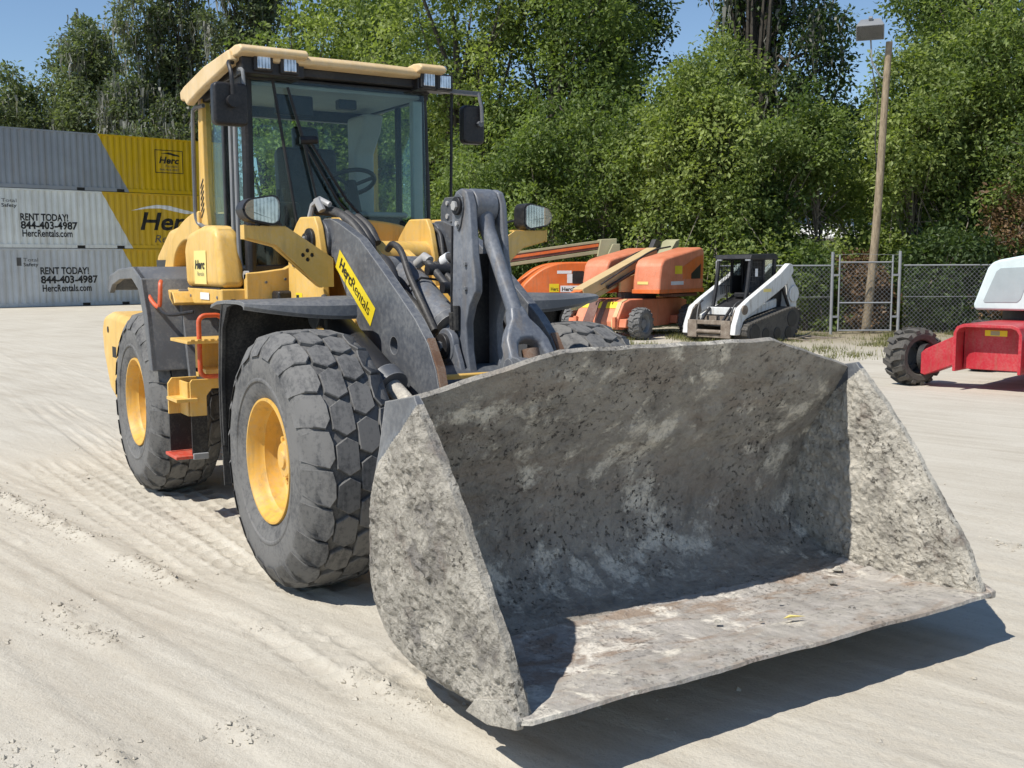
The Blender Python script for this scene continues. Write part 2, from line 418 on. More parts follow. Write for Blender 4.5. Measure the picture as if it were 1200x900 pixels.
def np_mesh(name, V, F, smooth=False):
    """V (n,3), F (m,k) arrays"""
    me = bpy.data.meshes.new(name); n, (m, k) = len(V), F.shape
    me.vertices.add(n); me.vertices.foreach_set('co', np.asarray(V, np.float32).ravel())
    me.loops.add(m * k); me.loops.foreach_set('vertex_index', F.astype(np.int32).ravel())
    me.polygons.add(m); me.polygons.foreach_set('loop_start', np.arange(0, m * k, k, dtype=np.int32))
    me.polygons.foreach_set('use_smooth', np.full(m, smooth)); me.update(calc_edges=True); return me

def thing(name, label, cat, loc=(0, 0, 0), group=None, world=False):
    o = bpy.data.objects.new(name, None); col.objects.link(o); o.location = loc; o.empty_display_size = 0.2
    tag(o, label, cat, group)
    if world: o['_w'] = 1
    return o
def tag(o, label, cat, group=None):
    o['label'] = label; o['category'] = cat
    if group: o['group'] = group
    return o
def copy_tree(o, parent=None):
    c = o.copy(); col.objects.link(c); c.parent = parent
    for ch in list(o.children): copy_tree(ch, c)
    return c
def at(px, d):
    """ground point at bearing px (of a 1200 wide picture) and distance d along the view axis"""
    g = Vector((FW.x, FW.y, 0)).normalized(); r = Vector((RT.x, RT.y, 0))
    p = Vector((CAM.x, CAM.y, 0)) + g * d + r * ((px - 600) / 1244.6 * d)
    return p.x, p.y
def circle(cx, cz, r, n=16, sx=1.0):
    return [(cx + r * sx * math.cos(2 * PI * i / n), cz + r * math.sin(2 * PI * i / n)) for i in range(n)]
def rrect(x0, x1, y0, y1, r, n=4):
    o = []
    for cx, cy, a0 in ((x1 - r, y1 - r, 0), (x0 + r, y1 - r, 90), (x0 + r, y0 + r, 180), (x1 - r, y0 + r, 270)):
        for i in range(n + 1):
            a = math.radians(a0 + 90 * i / n); o.append((cx + r * math.cos(a), cy + r * math.sin(a)))
    return o
def smooth_pts(pts, n=6):
    P = [np.array(p, float) for p in pts]; P = [2 * P[0] - P[1]] + P + [2 * P[-1] - P[-2]]; o = []
    for i in range(1, len(P) - 2):
        for k in range(n):
            t = k / n; a, b, c, d = P[i - 1:i + 3]
            o.append(0.5 * (2 * b + (c - a) * t + (2 * a - 5 * b + 4 * c - d) * t * t + (3 * b - a - 3 * c + d) * t ** 3))
    o.append(P[-2]); return [tuple(x) for x in o]

def text_mesh(txt, height, shear=0.0, bold=0.0, spacing=1.0):
    """flat lettering as (verts2d, faces); cap height = height, origin at the left of the base line"""
    c = bpy.data.curves.new('lettering', 'FONT'); c.body = txt; c.size = 1.0; c.shear = shear; c.offset = bold; c.space_character = spacing; c.resolution_u = 3
    o = bpy.data.objects.new('lettering', c); col.objects.link(o)
    dg = bpy.context.evaluated_depsgraph_get(); me = bpy.data.meshes.new_from_object(o.evaluated_get(dg))
    bpy.data.objects.remove(o); bpy.data.curves.remove(c)
    k = height / 0.7
    return me, k
# ------------------------------------------------------------------ ground
def axis_coords(lo, hi, step, far, grow=1.16):
    c = list(np.arange(lo, hi + 1e-6, step)); s = step; x = hi; up = []
    while x < far:
        s *= grow; x += s; up.append(x)
    s = step; x = lo; dn = []
    while x > -far:
        s *= grow; x -= s; dn.append(x)
    return np.array(dn[::-1] + c + up)
gx = axis_coords(-4.0, 3.7, 0.019, 900); gy = axis_coords(-3.2, 2.4, 0.019, 900)
X, Y = np.meshgrid(gx, gy, indexing='ij')
def ground_height(X, Y):
    near = np.clip(1.2 - np.hypot(X - 1, Y + 0.5) / 45, 0, 1)
    bend = 0.07 * np.sin(X * 0.35) + 0.05 * (fbm(X * 0.3, Y * 0.3, seed=5) - 0.5)
    w = Y - 0.2 * X + bend
    h = 0.03 * (fbm(X * 0.35, Y * 0.35, octv=3, seed=1) - 0.5)
    crumb = fbm(X * 10, Y * 10, octv=3, seed=8, gain=0.6); patch = fbm(X * 1.6, w * 1.2, octv=3, seed=12); crumb2 = fbm(X * 24, Y * 24, octv=2, seed=18)
    for w0, a, wd in ((-1.60, 0.034, 0.045), (-2.26, 0.036, 0.055), (-2.72, 0.028, 0.07), (-1.95, 0.014, 0.022), (-3.4, 0.03, 0.1), (-4.3, 0.02, 0.12), (2.75, 0.02, 0.08), (3.4, 0.018, 0.1), (4.3, 0.02, 0.1), (0.45, 0.012, 0.06)):
        e = np.exp(-((w - w0 - 0.05 * (patch - 0.5)) / wd) ** 2)
        h += e * a * (0.10 + 0.9 * np.clip((patch - 0.44) * 6, 0, 1) * (2.6 * np.clip(crumb2 - 0.42, 0, 1) + 0.8 * np.clip(crumb - 0.38, 0, 1)))
    # wide flattened wheel lanes with soft shoulders
    for w0, wd, a in ((-1.84, 0.20, 0.014), (-2.50, 0.18, 0.012), (-1.28, 0.20, 0.010), (-3.05, 0.22, 0.012), (1.9, 0.3, 0.012), (3.1, 0.3, 0.012)):
        h -= a / (1 + np.exp(-(wd - np.abs(w - w0)) * 60))
    # long scuffs and slide marks along the direction of travel, in two crossing families
    h += 0.007 * (fbm(w * 9, X * 0.30 + 3, octv=2, seed=21) - 0.5) + 0.006 * (fbm(w * 27, X * 0.5 + 9, octv=1, seed=22) - 0.5) * np.clip((fbm(X * .45 + 7, Y * .6, octv=3, seed=27) - .40) * 5, 0.1, 1)
    w2 = Y - 0.42 * X + 0.06 * np.sin(X * 0.9)
    h += 0.007 * (fbm(w2 * 22, X * 0.5, octv=2, seed=24) - 0.5) * np.clip((fbm(X * .5, Y * .5, octv=2, seed=25) - .45) * 6, 0, 1)
    rough = np.clip((fbm(X * 0.8, Y * 0.8, octv=3, seed=31) - 0.56) * 8, 0, 1) * (0.35 + 0.65 / (1 + np.exp((w + 2.6) * 8)))
    h += (0.014 * (crumb - 0.5) + 0.022 * np.clip(crumb2 - 0.5, 0, 1)) * rough
    h += 0.003 * (fbm(X * 22, Y * 22, octv=2, seed=41) - 0.5)
    # tread prints left by big tyres
    for yc, sl, x0, x1, am in ((-0.98, 0.0, -9, 2.2, 1.8), (-1.34, 0.06, -5, 1.9, 1.4), (0.98, 0.0, -9, 2.0, 1.0), (-0.62, 0.16, -1.2, 2.4, 0.8)):
        t = (Y - yc - sl * X) / 0.28
        inside = np.clip((1 - np.abs(t)) * 8, 0, 1) * np.clip((X - x0) * 3, 0, 1) * np.clip((x1 - X) * 3, 0, 1) * np.clip((fbm(X * 1.1, Y * 1.1, octv=2, seed=51) - 0.30) * 5, 0, 1)
        ph = (X / 0.205 + 0.5 * np.abs(t) + 0.5 * (t > 0)) * 2 * PI
        groove = np.clip(np.cos(ph) * 3.5 - 2.3, 0, 1) + 0.8 * np.exp(-((np.abs(t) - 0.47) / 0.06) ** 2) + 0.8 * np.exp(-(t / 0.05) ** 2)
        h += inside * (0.012 * np.clip(groove, 0, 1) - 0.010) * am
    return h * near
Z = ground_height(X, Y)
V = np.stack([X.ravel(), Y.ravel(), Z.ravel()], -1)
nx, ny = len(gx), len(gy)
I = (np.arange(nx - 1)[:, None] * ny + np.arange(ny - 1)[None, :]).ravel()
F = np.stack([I, I + ny, I + ny + 1, I + 1], -1)
g = link('ground', np_mesh('ground', V, F, True), 'sand', smooth=False)
g['kind'] = 'structure'

# loose clods along the ridges and over the yard
def clods():
    rng = np.random.default_rng(7); n = 15000
    x = rng.uniform(-6, 4.5, n); wr = rng.choice([-1.6, -2.28, -2.75, -3.0, 2.75, 99, 99], n)
    w = np.where(wr < 90, wr + rng.normal(0, 0.07, n), rng.uniform(-4.5, 5, n)); y = w + 0.2 * x - 0.07 * np.sin(x * .35)
    keep = fbm(x * 1.6, w * 1.2, octv=3, seed=12) > np.where(wr < 90, 0.48, 0.50); x, y = x[keep], y[keep]; n = len(x)
    s = 0.0035 + 0.011 * rng.random(n) ** 4
    z = ground_height(x, y) + s * 0.2
    base = np.array([(1, 0, 0), (-1, 0, 0), (0, 1, 0), (0, -1, 0), (0, 0, 1), (0, 0, -1)], float)
    V = base[None] * rng.uniform(0.6, 1.3, (n, 6, 3)) + rng.normal(0, 0.10, (n, 6, 3))
    V = V * s[:, None, None] * np.array([1.2, 1.2, 0.8]) + np.stack([x, y, z], -1)[:, None]
    T = np.array([(0, 2, 4), (2, 1, 4), (1, 3, 4), (3, 0, 4), (2, 0, 5), (1, 2, 5), (3, 1, 5), (0, 3, 5)])
    F = (T[None] + 6 * np.arange(n)[:, None, None]).reshape(-1, 3)
    o = link('dirt_clods', np_mesh('dirt_clods', V.reshape(-1, 3), F), 'sand', smooth=False)
    o['kind'] = 'stuff'; tag(o, 'small loose clods of dry dirt scattered along the wheel tracks', 'dirt')
clods()

# ------------------------------------------------------------------ shipping containers
CP = Vector((-45.2, 2.6, 0)); CU = Vector((-0.1504, 0.9886, 0)); CN = Vector((0.9886, 0.1504, 0))   # face origin, along, outwards
PIT, DEP = 0.278, 0.036
def corr(s):
    """depth of the corrugated wall at length s (0 at the outer flats)"""
    t = np.mod(s, PIT) / PIT
    return np.interp(t, [0, 0.26, 0.5, 0.76, 1.0], [0, 0, -DEP, -DEP, 0])
def mat_container(name, grey, yellow, a, b):
    t = NT(name); tc = t.n('ShaderNodeTexCoord'); sp = t.n('ShaderNodeSeparateXYZ'); t.l(tc.outputs['Object'], sp.inputs[0])
    line = t.math('SUBTRACT', t.math('ADD', sp.outputs[0], t.math('MULTIPLY', sp.outputs[2], b)), a)
    m = t.math('GREATER_THAN', line, 0.0)
    v = t.coord(); n1 = t.noise(v, 0.7, 5, 0.6); st = t.noise(t.coord((2.5, 2.5, 0.25)), 2.0, 5, 0.7)
    g = t.ramp(n1, [(0.3, tuple(x * 0.88 for x in grey)), (0.7, tuple(x * 1.1 for x in grey))])
    y = t.ramp(n1, [(0.3, tuple(x * 0.9 for x in yellow)), (0.7, tuple(x * 1.08 for x in yellow))])
    c = t.mix(m, g, y)
    c = t.mix(t.ramp(st, [(0.48, 0.0), (0.75, 0.4)]), c, (0.24, 0.20, 0.15))
    MATS[name] = t.done(t.bsdf(c, 0.6, 0, None, 0.3))
GREYS = [(0.52, 0.55, 0.57), (0.68, 0.71, 0.69), (0.25, 0.28, 0.315)]
YEL = [(0.62, 0.40, 0.025), (0.62, 0.40, 0.025), (0.60, 0.39, 0.004)]
S0 = [-1.5, -1.62, -1.52]
HT = 2.59
for k, (a, b) in enumerate(((5.49, 2.49), (5.94, 2.62), (5.89, 5.17))):
    s0, z0 = (a - S0[k], b - HT * k)
    mat_container('container_%d' % k, GREYS[k], YEL[k], s0 + 0.53 * z0, 0.53)
def warp_text(txt, h, x, z, m, parent, width=None, shear=0.0, bold=0.0, corrugated=True, rename='lettering'):
    me, k = text_mesh(txt, h, shear, bold)
    bm = bmesh.new(); bm.from_mesh(me); bpy.data.meshes.remove(me)
    xs = [v.co.x for v in bm.verts]; w = max(xs) - min(xs); x0 = min(xs)
    kx = k if width is None else width / w
    for v in bm.verts: v.co = Vector((x + (v.co.x - x0) * kx, 0, z + v.co.y * k))
    if corrugated:
        a, b = x, x + w * kx; i = math.floor(a / PIT)
        while i * PIT < b:
            for f in (0, 0.26, 0.5, 0.76):
                bmesh.ops.bisect_plane(bm, geom=bm.verts[:] + bm.edges[:] + bm.faces[:], plane_co=(i * PIT + f * PIT, 0, 0), plane_no=(1, 0, 0))
            i += 1
        for v in bm.verts: v.co.y = -float(corr(v.co.x)) - 0.006
    else:
        for v in bm.verts: v.co.y = -0.006
    me = bpy.data.meshes.new(rename); bm.to_mesh(me); bm.free()
    return link(rename, me, m, parent, smooth=False)
def poly_patch(poly, x, z, m, parent, name):
    """flat shape painted on the corrugated wall"""
    bm = bmesh.new(); vs = [bm.verts.new((x + p[0], 0, z + p[1])) for p in poly]
    f = bm.faces.new(vs); bmesh.ops.triangulate(bm, faces=[f])
    a, b = min(p[0] for p in poly) + x, max(p[0] for p in poly) + x; i = math.floor(a / PIT)
    while i * PIT < b:
        for fr in (0, 0.26, 0.5, 0.76):
            bmesh.ops.bisect_plane(bm, geom=bm.verts[:] + bm.edges[:] + bm.faces[:], plane_co=((i + fr) * PIT, 0, 0), plane_no=(1, 0, 0))
        i += 1
    for v in bm.verts: v.co.y = -float(corr(v.co.x)) - 0.005
    me = bpy.data.meshes.new(name); bm.to_mesh(me); bm.free(); return link(name, me, m, parent, smooth=False)
def container(k, label):
    L, D, H = 12.19, 2.44, HT; m = 'container_%d' % k
    t = thing('shipping_container', label, 'container', group='shipping containers stacked along the yard')
    # local: x along, y into the box (0 = outer face of the posts), z up
    def panel(y, sgn, name):
        xs = []; i = 0
        while i * PIT < L - 0.2:
            xs += [(i + f) * PIT for f in (0, 0.26, 0.5, 0.76)]; i += 1
        xs = np.array([x for x in xs if 0.12 < x < L - 0.12] + [L - 0.12]); xs = np.insert(xs, 0, 0.12)
        zs = [0.17, H - 0.06]; yy = y + sgn * (0.0 - corr(xs))
        mb = MB(); n = len(xs)
        vs = [(xs[i], yy[i], z) for z in zs for i in range(n)]
        mb.add(vs, [(i, i + 1, n + i + 1, n + i) for i in range(n - 1)])
        return mb.build(name, m, t, smooth=False)
    panel(0.004, 1, 'side_panel'); panel(D - 0.004, -1, 'side_panel')
    MB().bb(0.1, L - 0.1, 0.02, D - 0.02, H - 0.05, H - 0.025).build('roof_panel', m, t)
    MB().bb(0.1, L - 0.1, 0.03, D - 0.03, 0.12, 0.16).build('floor', 'black', t)
    for x in (0.04, L - 0.06): MB().bb(x, x + 0.02, 0.1, D - 0.1, 0.16, H - 0.06).build('end_panel', m, t)
    for y in (0.0, D - 0.06):
        MB().bb(0.12, L - 0.12, y - 0.004, y + 0.06, H - 0.075, H - 0.005).build('top_rail', m, t)
        r = MB(); cuts = [0.12, 5.02, 5.38, 7.12 - 0.30, 7.12 + 0.06, L - 0.12]
        for a, b in ((0, 1), (2, 3), (4, 5)): r.bb(cuts[a], cuts[b], y - 0.002, y + 0.06, 0.02, 0.18)
        r.bb(5.02, 5.38, y - 0.002, y + 0.06, 0.145, 0.18).bb(7.12 - .3, 7.12 + .06, y - 0.002, y + 0.06, 0.145, 0.18)
        r.build('bottom_rail', m, t)
        for x in (5.2, 7.0): MB().bb(x - 0.17, x + 0.17, y + 0.045, y + 0.058, 0.025, 0.143).build('fork_pocket', 'black', t)
    for x in (0, L - 0.14):
        for y in (-0.004, D - 0.136):
            MB().bb(x, x + 0.14, y, y + 0.14, 0.118, H - 0.118).build('corner_post', m, t)
            for z in (0, H - 0.118): MB().prism(rrect(x - 0.01, x + 0.168, z, z + 0.118, 0.01, 1), 'y', y - 0.006, y + 0.15, [circle(x + 0.08, z + 0.059, 0.035, 10)[::-1]]).build('corner_casting', m, t)
    o = CP + CU * S0[k]
    ang = math.atan2(CU.y, CU.x)
    t.rotation_euler = (0, 0, ang); t.location = (o.x, o.y, HT * k)
    return t
# CU direction: local +y must point away from the camera (-CN)
C0 = container(0, 'bottom grey container with black rental phone number, standing on the sand')
C1 = container(1, 'middle pale container half yellow with large black name and white swoosh')
C2 = container(2, 'top dull grey container with yellow end and small boxed logo')
def rent(c, k, s, zt, zn, zc, w1, w2, w3):
    x = s - S0[k]; z = -HT * k
    warp_text('RENT TODAY!', 0.30, x, zt + z, 'print_black', c, w1, 0, 0.028)
    warp_text('844-403-4987', 0.32, x, zn + z, 'print_black', c, w2, 0, 0.032)
    warp_text('HercRentals.com', 0.30, x + 0.05, zc + z, 'print_black', c, w3, 0, 0.022)
rent(C1, 1, 1.03, 3.80, 3.44, 3.10, 2.03, 2.42, 2.13)
rent(C0, 0, 1.75, 1.45, 1.05, 0.68, 2.1, 2.50, 2.15)
for c, k, s, z in ((C1, 1, 0.28, 4.38), (C0, 0, 1.05, 1.82)):
    warp_text('Total', 0.15, s - S0[k], z + 0.19 - HT * k, 'print_grey', c, 0.62, 0, 0.0)
    warp_text('Safety', 0.15, s - S0[k], z - HT * k - .02, 'print_black', c, 0.62, 0, 0.01)
    poly_patch([(0, 0), (0.20, 0), (0.20, 0.36), (0, 0.36)], s - S0[k] - 0.28, z - HT * k, 'print_grey', c, 'logo_panel')
warp_text('Herc', 0.80, 6.34 - S0[1], 3.50 - HT, 'print_black', C1, 2.75, 0.22, 0.022)
warp_text('Rentals', 0.36, 7.0 - S0[1], 2.90 - HT, 'print_grey', C1, 1.75, 0.22, 0.0)
sw = [(-0.45, 0.93), (0.2, 1.12), (0.8, 1.24), (1.4, 1.22), (2.0, 1.08), (2.62, 0.96), (2.68, 0.86), (2.2, 0.86), (1.6, 0.97), (1.0, 1.08), (0.4, 1.06)]
poly_patch(sw, 6.34 - S0[1], 3.42 - HT, 'print_white', C1, 'swoosh')
bx = 7.15 - S0[2]; bz = 6.16 - 2 * HT
for r in ((0, 1.38, 0, 0.035), (0, 1.38, 1.045, 1.08), (0, 0.035, 0.035, 1.045), (1.345, 1.38, 0.035, 1.045)):
    poly_patch([(r[0], r[2]), (r[1], r[2]), (r[1], r[3]), (r[0], r[3])], bx, bz, 'print_black', C2, 'logo_frame')
warp_text('Herc', 0.30, bx + 0.2, bz + 0.46, 'print_black', C2, 1.0, 0.22, 0.03)
warp_text('Rentals', 0.12, bx + 0.5, bz + 0.28, 'print_grey', C2, 0.6, 0.22, 0.0)
warp_text('844-403-4987', 0.09, bx + 0.22, bz + 0.12, 'print_grey', C2, 0.95, 0, 0.01)
poly_patch([(0.28, 0.9), (0.7, 0.98), (1.2, 0.86), (1.24, 0.80), (0.9, 0.83), (0.6, 0.90)], bx, bz, 'print_black', C2, 'swoosh')

# ------------------------------------------------------------------ vegetation
def leaf_mesh(name, cen, rad, per, size, seed, mat, parent, aspect=0.55, tonevar=0.35, flat=0.8, droop=0.25, outward=None, tone=None):
    per = int(per * 1.3); size *= 1.0
    rng = np.random.default_rng(seed); k = len(cen); N = k * per
    c = np.repeat(cen, per, 0); r = np.repeat(rad, per)
    off = rng.normal(0, 1, (N, 3)); off /= np.linalg.norm(off, axis=1)[:, None] + 1e-9
    off *= (rng.random(N) ** 0.5)[:, None]; off[:, 2] *= flat
    P = c + off * r[:, None]
    # leaf axis: outwards from the clump, drooping; normal: mostly up, with scatter
    d = off + rng.normal(0, 0.7, (N, 3)); d[:, 2] -= droop; d /= np.linalg.norm(d, axis=1)[:, None] + 1e-9
    nrm = rng.normal(0, 0.75, (N, 3)); nrm[:, 2] += 0.9; nrm += off * 0.5
    w = np.cross(d, nrm); w /= np.linalg.norm(w, axis=1)[:, None] + 1e-9
    s = size * rng.uniform(0.55, 1.3, N)[:, None]
    up = np.cross(w, d)
    V = np.stack([P, P + d * s * 0.55 + w * s * aspect * 0.5 + up * s * 0.08, P + d * s, P + d * s * 0.5 - w * s * aspect * 0.5 + up * s * 0.08], 1)
    F = np.arange(N * 4).reshape(N, 4)
    me = np_mesh(name, V.reshape(-1, 3), F, False)
    ct = (np.repeat(rng.uniform(0.25, 0.75, k), per) if tone is None else np.repeat(tone, per)) + rng.normal(0, tonevar * 0.5, N)
    a = me.attributes.new('tone', 'FLOAT', 'POINT'); a.data.foreach_set('value', np.repeat(np.clip(ct, 0, 1), 4).astype(np.float32))
    return link(name, me, mat, parent, smooth=False)

def blob_points(rng, n, c, r, shell=0.45, seed=0, gap=0.42, gs=0.5):
    """clump centres inside an ellipsoid, thinned by a noise field so that gaps open in the crown"""
    out = []
    tries = 0
    while len(out) < n and tries < 40:
        tries += 1
        d = rng.normal(0, 1, (n * 2, 3)); d /= np.linalg.norm(d, axis=1)[:, None]
        q = d * (shell + (1 - shell) * rng.random(n * 2) ** 0.6)[:, None]
        bump = 0.75 + 0.5 * fbm(d[:, 0] * 2.2 + seed, d[:, 1] * 2.2, d[:, 2] * 2.2, 3, seed)
        p = np.asarray(c) + q * bump[:, None] * np.asarray(r)
        ok = fbm(p[:, 0] * gs + 13, p[:, 1] * gs, p[:, 2] * gs, 3, seed + 3) > gap - 0.01 * tries
        out += list(p[ok & (p[:, 2] > 0.15)])
    return np.array(out[:n])

def tree(name, label, pos, h, rad, seed, leaf='leaf_mid', group='trees behind the fence', n=330, per=46, size=0.17, clump=0.62, low=0.30, trunk=0.22, blobs=None, moss=0, gap=0.42, tilt=0.0, droop=0.25, twigs=0):
    rng = np.random.default_rng(seed); rnd = random.Random(seed); x, y = pos
    t = thing(name, label, 'tree' if 'tree' in name else 'shrub', (x, y, 0), group)
    if blobs is None:
        blobs = []
        for i in range(6):
            a = rnd.uniform(0, 2 * PI); rr = rad * rnd.uniform(0.15, 0.55); zz = h * (low + (1 - low) * (0.22 + 0.13 * i))
            blobs.append((rr * math.cos(a), rr * math.sin(a), min(zz, h * 0.86), rad * rnd.uniform(0.5, 0.72) * (1.1 - 0.09 * i), h * (1 - low) * rnd.uniform(0.20, 0.28)))
    cs = []
    for i, b in enumerate(blobs):
        cs.append(blob_points(rng, max(8, n // len(blobs)), b[:3], (b[3], b[3], b[4]), 0.4, seed * 7 + i, gap))
    cen = np.concatenate(cs); rads = clump * rng.uniform(0.55, 1.35, len(cen))
    # trunk and limbs
    mb = MB(); lean = rnd.uniform(-0.04, 0.04) + tilt
    top = Vector((lean * h, rnd.uniform(-0.03, 0.03) * h, h * 0.72))
    tp = [Vector((0, 0, -0.1)), Vector((lean * h * .2, 0, h * 0.15)), Vector((lean * h * .5, 0.1, h * 0.4)), top]
    mb.tube(tp, [trunk * 1.25, trunk, trunk * 0.75, trunk * 0.25], 9)
    mb.build('trunk', 'bark', t)
    lb = MB()
    sel = rng.choice(len(cen), min(len(cen), 26 + twigs), replace=False)
    for i in sel:
        e = Vector(cen[i]); f = rnd.uniform(0.2, 0.75); s = tp[1].lerp(tp[3], f) if f > 0.3 else tp[1].lerp(tp[2], f)
        m1 = s.lerp(e, 0.5) + Vector((rnd.uniform(-.3, .3), rnd.uniform(-.3, .3), rnd.uniform(0, 0.12) * h * .5))
        r0 = trunk * rnd.uniform(0.16, 0.4)
        lb.tube([s, m1, e], [r0, r0 * 0.6, r0 * 0.15], 5)
    lb.build('limbs', 'dry_wood' if name == 'shrub' else 'bark', t)
    leaf_mesh('crown', cen, rads, per, size, seed, leaf, t, droop=droop, tone=np.clip(0.5 + 1.4 * (fbm(cen[:, 0] * .6, cen[:, 1] * .6, cen[:, 2] * .6, 3, seed + 9) - 0.5) + rng.normal(0, .12, len(cen)), 0, 1))
    if moss:
        sel = rng.choice(len(cen), moss); k = 7
        P = np.repeat(cen[sel], k, 0) + rng.normal(0, 0.35, (moss * k, 3)); L = rng.uniform(0.4, 1.7, len(P)); w = rng.uniform(0.03, 0.08, len(P)); a = rng.uniform(0, 2 * PI, len(P))
        rows = 5; V = []
        dx, dy = np.cos(a) * w, np.sin(a) * w
        for i in range(rows):
            f = i / (rows - 1); wig = rng.normal(0, 0.06, (len(P), 2)) * (i > 0); ww = (1 - f) * 1.0 + 0.12
            for sg in (-1, 1): V.append(np.stack([P[:, 0] + wig[:, 0] + sg * dx * ww, P[:, 1] + wig[:, 1] + sg * dy * ww, P[:, 2] - L * f], -1))
        V = np.stack(V, 1); n2 = rows * 2
        q = np.array([(2 * i, 2 * i + 1, 2 * i + 3, 2 * i + 2) for i in range(rows - 1)])
        F = (q[None] + n2 * np.arange(len(P))[:, None, None]).reshape(-1, 4)
        me = np_mesh('hanging_moss', V.reshape(-1, 3), F); at_ = me.attributes.new('tone', 'FLOAT', 'POINT')
        at_.data.foreach_set('value', np.repeat(rng.random(len(P)), n2).astype(np.float32)); link('hanging_moss', me, 'moss', t, smooth=False)['kind'] = 'stuff'
    return t

far = 'mossy trees beyond the containers'
tree('oak_tree', 'round grey-green oak tree hung with moss behind the far end of the containers', at(2, 66), 13.6, 5.4, 11, 'leaf_oak', far, 460, 44, 0.28, 0.8, 0.15, 0.35, moss=60, gap=0.40)
tree('oak_tree', 'small mossy oak tree between two domed oaks over the grey container', at(48, 72), 12.4, 4.8, 26, 'leaf_oak', far, 360, 44, 0.29, 0.85, 0.1, 0.35, moss=50, gap=0.38)
tree('oak_tree', 'mossy oak tree with a domed top above the grey container roof', at(92, 66), 16.2, 5.2, 12, 'leaf_oak', far, 480, 44, 0.28, 0.8, 0.1, 0.4, moss=150, gap=0.41)
tree('oak_tree', 'tall mossy oak tree with bare dark limbs beside the loader cab roof', at(214, 64), 19.0, 4.0, 13, 'leaf_oak', far, 400, 44, 0.27, 0.75, 0.2, 0.45, moss=200, gap=0.43, twigs=20)
tree('oak_tree', 'low grey-green oak tree thick with moss right behind the yellow containers', at(178, 60), 11.8, 4.2, 14, 'leaf_oak', far, 340, 44, 0.26, 0.75, 0.1, 0.4, moss=330, gap=0.40)
tree('oak_tree', 'oak tree with a high mossy limb arching over the cab', at(318, 64), 21.5, 4.6, 15, 'leaf_oak', far, 300, 44, 0.27, 0.8, 0.45, 0.45, moss=90, gap=0.46, twigs=20)
tree('broadleaf_tree', 'bright green round-topped tree rising behind the cab roof', at(368, 48), 13.6, 5.0, 16, 'leaf_bright', None, 520, 46, 0.22, 0.72, 0.1, 0.3, gap=0.36)
tree('broadleaf_tree', 'dark green tree filling the gap behind the cab windows', at(455, 51), 17.5, 5.0, 17, 'leaf_mid', None, 480, 46, 0.23, 0.78, 0.1, 0.3, gap=0.38)
tree('broadleaf_tree', 'tall light green tree beside the left cab mirror', at(545, 43), 16.0, 4.7, 18, 'leaf_bright', None, 620, 46, 0.20, 0.72, 0.05, 0.3, gap=0.34)
tree('broadleaf_tree', 'tall deep green tree left of the gap of sky', at(650, 42), 17.0, 4.8, 19, 'leaf_mid', None, 620, 46, 0.20, 0.74, 0.08, 0.32, gap=0.37)
tree('broadleaf_tree', 'dark tree with drooping boughs bordering the gap of sky', at(714, 46), 15.5, 3.2, 20, 'leaf_dark', None, 360, 46, 0.21, 0.72, 0.1, 0.3, gap=0.41)
tree('oak_tree', 'big dark oak tree with bare moss-hung limbs left of the light pole', at(885, 46), 19.0, 3.4, 21, 'leaf_dark', None, 400, 46, 0.21, 0.75, 0.38, 0.5, moss=90, gap=0.45, twigs=24)
tree('broadleaf_tree', 'mid green tree reaching up beside the dark oak', at(842, 40), 9.6, 3.0, 22, 'leaf_bright', None, 360, 46, 0.18, 0.62, 0.05, 0.2, gap=0.38)
tree('broadleaf_tree', 'tall dark tree behind the floodlight', at(1108, 41), 17.0, 3.3, 23, 'leaf_dark', None, 460, 46, 0.19, 0.7, 0.1, 0.35, gap=0.40)
tree('broadleaf_tree', 'tall leafy tree above the pale cowl of the red lift', at(1178, 35), 14.5, 4.6, 24, 'leaf_mid', None, 620, 46, 0.17, 0.62, 0.05, 0.3, gap=0.36)
tree('broadleaf_tree', 'leafy tree at the outer edge of the thicket beyond the red lift', at(1290, 36), 14.0, 4.6, 25, 'leaf_mid', None, 420, 46, 0.18, 0.65, 0.05, 0.3, gap=0.38)
hg = 'overgrown shrubs along the fence line'
def shrub(px, d, h, r, seed, label, leaf='leaf_mid', n=300, gap=0.36, size=0.145):
    rnd = random.Random(seed * 3)
    bl = [(rnd.uniform(-.4, .4) * r, rnd.uniform(-.4, .4) * r, h * z, r * rnd.uniform(0.6, 0.85) * (1.15 - 0.5 * z), h * 0.22) for z in (0.14, 0.3, 0.48, 0.66, 0.8)]
    tree('shrub', label, at(px, d), h, r, seed, leaf, hg, n, 46, size, 0.46, 0.1, 0.07, bl, gap=gap, twigs=26)
shrub(575, 34, 5.6, 3.0, 31, 'dark shrub right behind the loader headlamp', 'leaf_mid')
shrub(640, 33, 6.2, 2.8, 32, 'leafy shrub behind the orange boom lift hood', 'leaf_mid', 340)
shrub(705, 33, 7.0, 2.8, 33, 'grey-green shrub behind the tan boom upright', 'leaf_mid', 360)
shrub(770, 31.5, 7.4, 2.6, 34, 'light green shrub behind the faded salmon boom lift', 'leaf_bright', 380, 0.38)
shrub(835, 31, 7.6, 2.5, 35, 'yellow-green shrub behind the white track loader cab', 'leaf_bright', 380, 0.38)
shrub(900, 31, 6.6, 2.3, 36, 'bushy shrub behind the raised arms of the track loader', 'leaf_mid', 330, 0.40)
shrub(955, 31.5, 6.2, 2.1, 37, 'sparse pale shrub left of the wooden light pole', 'leaf_bright', 240, 0.45)
shrub(1010, 33.5, 5.0, 2.0, 38, 'thin twiggy shrub behind the gate and the light pole', 'leaf_bright', 170, 0.47)
shrub(1070, 30.8, 7.8, 2.3, 39, 'tall bright shrub just right of the light pole', 'leaf_bright', 380, 0.37)
